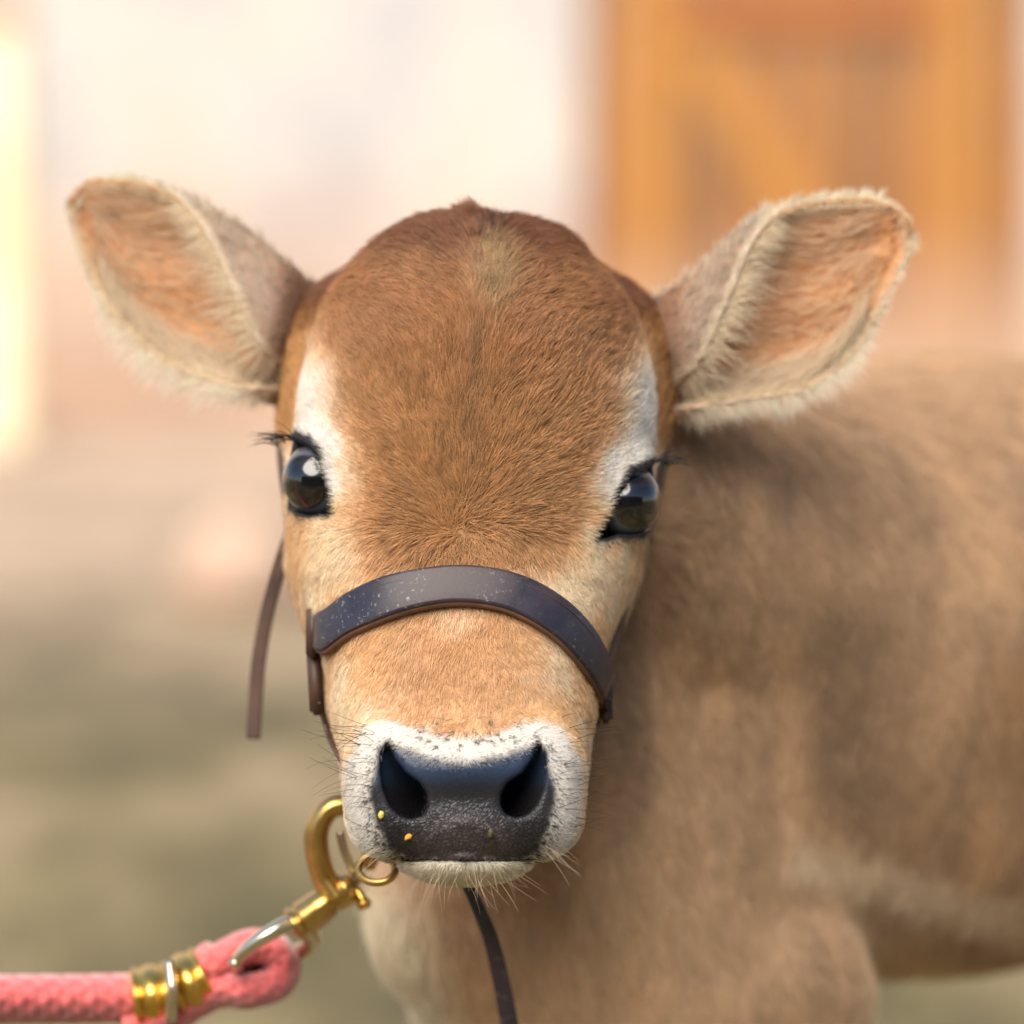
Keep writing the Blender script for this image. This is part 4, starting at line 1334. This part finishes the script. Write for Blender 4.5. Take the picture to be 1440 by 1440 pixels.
# fill ends by smooth extrapolation, smooth along the strap
idxs = np.arange(NB); ok = ~np.isnan(cl)
cl = np.interp(idxs, idxs[ok], cl[ok])
for _ in range(14):
    cl[1:-1] = .5 * cl[1:-1] + .25 * (cl[:-2] + cl[2:])
u = np.linspace(-1, 1, NB)
cl = cl - 45 * sstep(.88, 1.0, np.abs(u)) 
def strap(name, tp, bt, wcen, slope, thick, m, parent, lift=4.0, crown=1.2, inset=0.0, edge_drop=0):
    """a flat strap: face rows between the two edges, given thickness, rounded at its borders"""
    n = len(tp)
    prof = [(0.0, -1.0), (0.0, -.25), (.035, .75), (.09, 1.0), (.3, 1.0 + crown * .12), (.5, 1.0 + crown * .2), (.7, 1.0 + crown * .12), (.91, 1.0), (.965, .75), (1.0, -.25), (1.0, -1.0)]
    cx_, cy_ = tp[:, :2], bt[:, :2]
    ctr = np.column_stack([(cx_ + cy_) / 2, wcen])
    T = np.gradient(ctr, axis=0); T /= np.linalg.norm(T, axis=1)[:, None]
    vs = []
    for i in range(n):
        wv = np.array([cy_[i, 0] - cx_[i, 0], cy_[i, 1] - cx_[i, 1], slope[i]])
        nn = np.cross(T[i], wv); nn /= np.linalg.norm(nn)
        # outward: away from the head's axis
        out = np.array([(ctr[i, 0] - 650) / 200, 0, .9])
        if nn @ out < 0: nn = -nn
        for f, hgt in prof:
            ff = inset + f * (1 - 2 * inset)
            p = np.array([cx_[i, 0] * (1 - ff) + cy_[i, 0] * ff, cx_[i, 1] * (1 - ff) + cy_[i, 1] * ff, wcen[i] + slope[i] * (ff - .5)])
            vs.append(p + nn * (lift + thick * .5 + hgt * thick * .5))
    k = len(prof)
    fs = [(i * k + j, i * k + j + 1, (i + 1) * k + j + 1, (i + 1) * k + j) for i in range(n - 1) for j in range(k - 1)]
    fs += [(i * k + k - 1, i * k, (i + 1) * k, (i + 1) * k + k - 1) for i in range(n - 1)]
    fs += [tuple(range(k)), tuple(range((n - 1) * k, n * k))[::-1]]
    o = mesh_obj(name, to_world(np.array(vs)), fs, m)
    keep(o, parent)
    return o
slope = 20 * np.ones(NB)
nbk = strap('noseband', tp, bt, cl, slope, 7.5, m_leather_edge, halter, lift=0.5, crown=0)
face = strap('noseband_face', tp + (bt - tp) * .02, bt + (tp - bt) * .07, cl, slope, 5.0, m_leather, halter, lift=6.2, crown=1.5)
# stitched line near both borders of the strap: fine raised crease
for ff in (.17, .84):
    ln_ = np.column_stack([(tp[:, :2] * (1 - ff) + bt[:, :2] * ff), cl + slope * (ff - .5)])
    T = np.gradient(ln_, axis=0)
    pth = ln_ + np.column_stack([(ln_[:, 0] - 650) / 230 * 8.0, np.zeros(NB), np.full(NB, 11.0)])
    v_, f_ = tube(pth[2:-2], .8, 6)
    keep(mesh_obj('crease', to_world(v_), f_, m_leather_brown), halter)

def keeper(x0, x1, y0, y1, w0, dep, m, name, tilt=0, r=6):
    """rounded upright bar or loop"""
    import bmesh
    bm = bmesh.new(); bmesh.ops.create_cube(bm, size=2)
    for v in bm.verts:
        v.co = Vector((v.co.x * (x1 - x0) / 2, v.co.y * (y1 - y0) / 2, v.co.z * dep / 2))
    bmesh.ops.bevel(bm, geom=list(bm.edges), offset=r, segments=3, affect='EDGES')
    vs = []
    for v in bm.verts:
        vs.append(((x0 + x1) / 2 + v.co.x + tilt * v.co.y, (y0 + y1) / 2 + v.co.y, w0 + v.co.z))
    bm.verts.index_update()
    fs = [tuple(v.index for v in f.verts) for f in bm.faces]
    bm.free()
    return keep(mesh_obj(name, to_world(np.array(vs)), fs, m), halter)
wl_, wr_ = float(cl[4]), float(cl[-5])
keeper(430, 449, 851, 925, wl_ - 25, 34, m_leather_brown, 'strap_keeper')
keeper(446, 455, 866, 919, wl_ + 14, 16, m_leather, 'buckle_bar', r=3)
keeper(433, 455, 912, 1006, wl_ - 34, 18, m_leather_brown, 'cheek_tab', tilt=.06, r=5)
keeper(848, 861, 938, 1000, wr_ - 12, 26, m_leather, 'buckle_bar', r=4)
keeper(842, 862, 990, 1018, wr_ - 30, 24, m_leather_brown, 'strap_keeper', r=6)

def flat_strap(name, path, width, thick, m, parent, wdir):
    P_ = spline(path, 60); wd_ = np.array(wdir, float); wd_ /= np.linalg.norm(wd_)
    T = np.gradient(P_, axis=0); T /= np.linalg.norm(T, axis=1)[:, None]
    vs = []
    prof = []
    for k in range(12):
        a = 2 * math.pi * k / 12
        ca, sa = math.cos(a), math.sin(a)
        prof.append((np.sign(ca) * abs(ca) ** .35, np.sign(sa) * abs(sa) ** .5))
    width = np.interp(np.linspace(0, 1, 60), np.linspace(0, 1, len(width)), width) if hasattr(width, '__len__') else np.full(60, width)
    for i in range(60):
        a_ = wd_ - T[i] * (wd_ @ T[i]); a_ /= np.linalg.norm(a_); b_ = np.cross(T[i], a_)
        for pu, pv in prof:
            vs.append(P_[i] + a_ * pu * width[i] / 2 + b_ * pv * thick / 2)
    fs = [(i * 12 + k, i * 12 + (k + 1) % 12, (i + 1) * 12 + (k + 1) % 12, (i + 1) * 12 + k) for i in range(59) for k in range(12)]
    fs += [tuple(range(12))[::-1], tuple(range(59 * 12, 60 * 12))]
    return keep(mesh_obj(name, to_world(np.array(vs)), fs, m), parent)
flat_strap('cheek_strap', [(440, 880, wl_ - 30), (437, 850, wl_ - 60), (428, 800, -160), (402, 700, -240), (394, 600, -300), (410, 520, -330)], 22, 6, m_leather_brown, halter, (.3, 0, 1))
flat_strap('cheek_strap', [(852, 950, wr_ - 22), (868, 900, wr_ - 60), (880, 850, -150), (910, 750, -240), (935, 640, -300), (940, 540, -330)], 22, 6, m_leather_brown, halter, (-.3, 0, 1))
flat_strap('chin_strap', [(449, 985, wl_ - 34), (462, 1030, wl_ - 40), (483, 1075, 0), (520, 1150, -40), (590, 1215, -70), (655, 1230, -80), (730, 1205, -70), (790, 1140, -40), (822, 1080, -30), (842, 1020, wr_ - 30)], 20, 6, m_leather_brown, halter, (-.2, 0, 1))
flat_strap('hanging_strap', [(436, 690, -250), (412, 745, -262), (392, 800, -275), (374, 870, -285), (364, 930, -290), (359, 990, -292), (356, 1040, -292)], 21, 6, m_leather_brown, halter, (1, .15, .25))
flat_strap('trailing_strap', [(640, 1215, -90), (655, 1240, -110), (672, 1275, -130), (690, 1320, -160), (704, 1375, -185), (716, 1440, -210), (722, 1500, -230), (724, 1580, -250)], [16, 19, 24, 27, 28], 7, m_leather, halter, (1, 0, .35))
# ring under the chin
th = np.linspace(0, 2 * math.pi, 40)
rp = np.stack([530 + 26 * np.cos(th), 1222 + 26 * np.sin(th) * .75, -75 + 22 * np.sin(th + .5)], -1)
v_, f_ = tube(rp, 5.5, 12, cap=False)
keep(mesh_obj('chin_ring', to_world(v_), f_, m_brass), halter)

# ------------------------------------------------------------------ lead rope with its snap hook
lead = empty('lead_rope', tuple(to_world(np.array([300., 1360., -170.]))), 'thick pink lead rope clamped in brass ferrules with a brass snap hook', 'rope')
def addl(name, vf, m, parent=None):
    v, f = vf
    v = np.array(v); v[:, 2] = v[:, 2] * 2.4 + 60
    o = mesh_obj(name, to_world(v), f, m)
    return keep(o, lead)
# hook: from the barrel up, round and back behind the chin
hk = spline([(474, 1262, -118), (456, 1235, -114), (446, 1200, -110), (446, 1165, -106), (462, 1138, -104), (488, 1132, -104), (510, 1148, -104), (520, 1175, -106), (522, 1200, -108), (519, 1222, -112)], 70)
rad = np.interp(np.linspace(0, 1, 70), [0, .12, .4, .7, .92, 1], [23, 18, 17, 16, 12, 8])
addl('hook', tube(hk, rad, 20), m_brass)
# spring gate on the inner side
gt = spline([(478, 1170, -108), (484, 1195, -108), (496, 1222, -110), (508, 1240, -114)], 24)
addl('spring_gate', tube(gt, [6] * 24, 12), m_nickel)
# neck + barrel, profiled
bx = np.array([500, 1240, -118.]); by = np.array([408, 1306, -128.])
tt = np.linspace(0, 1, 40)
br_ = np.interp(tt, [0, .04, .12, .30, .36, .42, .55, .80, .84, .88, .94, 1.0], [10, 20, 25, 23, 20, 23, 25, 26, 21, 27, 26, 12])
addl('barrel', tube(bx + (by - bx) * tt[:, None], br_, 24), m_brass)
# thumb stud under the barrel
st = spline([(498, 1250, -112), (508, 1262, -108), (514, 1278, -106)], 14)
addl('thumb_stud', tube(st, np.interp(np.linspace(0, 1, 14), [0, .6, .75, 1], [8, 7, 12, 8]), 14), m_ferrule)
# swivel eye: a U that holds the rope
sv = spline([(332, 1350, -112), (350, 1332, -106), (378, 1313, -104), (405, 1300, -112), (428, 1306, -126), (440, 1322, -142), (428, 1336, -160), (396, 1345, -174), (360, 1362, -180), (338, 1372, -176)], 60)
addl('swivel_eye', tube(sv, np.interp(np.linspace(0, 1, 60), [0, .15, .5, .85, 1], [9, 11, 14, 11, 9]), 16), m_nickel)
pn = spline([(330, 1352, -108), (334, 1362, -142), (337, 1372, -178)], 12)
addl('swivel_pin', tube(pn, 8.5, 14), m_nickel)
# rope: braided surface, built as real relief
def rope_tube(path, r0, n, seg=40, amp=.045, pitch=34.0):
    P_ = spline(path, n)
    T = np.gradient(P_, axis=0); ds = np.linalg.norm(T, axis=1); s_ = np.concatenate([[0], np.cumsum(np.linalg.norm(np.diff(P_, axis=0), axis=1))])
    T /= ds[:, None]
    u_ = np.cross(T[0], [0, 0, 1.]); u_ /= np.linalg.norm(u_)
    vs = []
    for i in range(n):
        u_ = u_ - T[i] * (u_ @ T[i]); u_ /= np.linalg.norm(u_); v_ = np.cross(T[i], u_)
        for k in range(seg):
            a = 2 * math.pi * k / seg
            b1 = math.sin(a * 8 + s_[i] / pitch * 2 * math.pi); b2 = math.sin(a * 8 - s_[i] / pitch * 2 * math.pi)
            rr_ = r0 * (1 + amp * max(b1, b2))
            vs.append(P_[i] + rr_ * (math.cos(a) * u_ + math.sin(a) * v_))
    fs = [(i * seg + k, i * seg + (k + 1) % seg, (i + 1) * seg + (k + 1) % seg, (i + 1) * seg + k) for i in range(n - 1) for k in range(seg)]
    fs += [tuple(range(seg))[::-1], tuple(range((n - 1) * seg, n * seg))]
    return np.array(vs), fs
rope_main = [(-2600, 700, 130), (-1500, 1060, 60), (-800, 1250, -20), (-420, 1340, -70), (-250, 1375, -110), (-60, 1402, -150), (60, 1405, -168), (150, 1404, -176), (215, 1402, -178), (262, 1386, -172), (310, 1352, -160), (350, 1332, -158), (382, 1336, -160), (398, 1356, -160), (388, 1382, -156), (350, 1394, -150), (312, 1392, -150), (282, 1404, -156), (248, 1424, -160), (208, 1440, -166), (176, 1446, -170)]
va_, fa_ = rope_tube(rope_main[:11], 34, 420, 40)
addl('rope', (va_, fa_), m_rope)
addl('rope', rope_tube(rope_main[9:], 25, 150, 40), m_rope)
# ferrules: two brass clamps with ribs
def ferrule(c, d, L_, R, m):
    c = np.array(c, float); d = np.array(d, float); d /= np.linalg.norm(d)
    tt = np.linspace(-.5, .5, 26)
    rr_ = R * (.86 + .14 * np.cos(tt * math.pi) ** 2 + .10 * (np.abs(np.abs(tt) - .42) < .05) - .10 * (np.abs(tt) > .48))
    addl('ferrule', tube(c + d * (tt * L_)[:, None], rr_, 28), m)
ferrule((214, 1402, -172), (1, -.12, .03), 54, 46, m_ferrule)
ferrule((268, 1384, -166), (1, -.50, .05), 54, 47, m_ferrule)
nb_ = spline([(238, 1352, -128), (242, 1392, -118), (240, 1436, -128)], 14)
addl('clamp_prong', tube(nb_, 9, 12), m_nickel)

# ------------------------------------------------------------------ crumbs stuck on the nose
def crumb(px, py, rx, ry, col_, label, seed, ang=0.):
    p, nrm = ray_w(px, py)
    m, nt, b = mat('crumb'); b.inputs['Base Color'].default_value = (*col_, 1); b.inputs['Roughness'].default_value = .7
    u = np.linspace(0, math.pi, 9); v = np.linspace(0, 2 * math.pi, 12, endpoint=False)
    U_, V_ = np.meshgrid(u, v, indexing='ij')
    q = np.stack([np.sin(U_) * np.cos(V_), np.sin(U_) * np.sin(V_), np.cos(U_)], -1).reshape(-1, 3)
    q = q * (1 + .55 * noise3(q * 1.0 + seed, .6, seed))[:, None] * [rx, ry, min(rx, ry) * .45]
    ca, sa = math.cos(ang), math.sin(ang)
    q = np.stack([q[:, 0] * ca - q[:, 1] * sa, q[:, 0] * sa + q[:, 1] * ca, q[:, 2]], -1)
    wpt = to_world(q + p + np.array([0, 0, 2.]))
    c = wpt.mean(0)
    o = mesh_obj('food_crumb', wpt - c, [(i * 12 + j, (i + 1) * 12 + j, (i + 1) * 12 + (j + 1) % 12, i * 12 + (j + 1) % 12) for i in range(8) for j in range(12)], m)
    o.location = c; o['label'] = label; o['category'] = 'crumb'
crumb(536, 1146, 4.5, 6, (.62, .48, .10), 'pale yellow crumb beside the outer edge of the nostril', 1, .3)
crumb(575, 1177, 6, 4, (.62, .27, .02), 'orange crumb on the lower nose below the nostril', 2, -.35)
crumb(690, 1172, 4, 6.5, (.05, .05, .015), 'dark olive crumb on the lower nose near the middle', 3, .1)
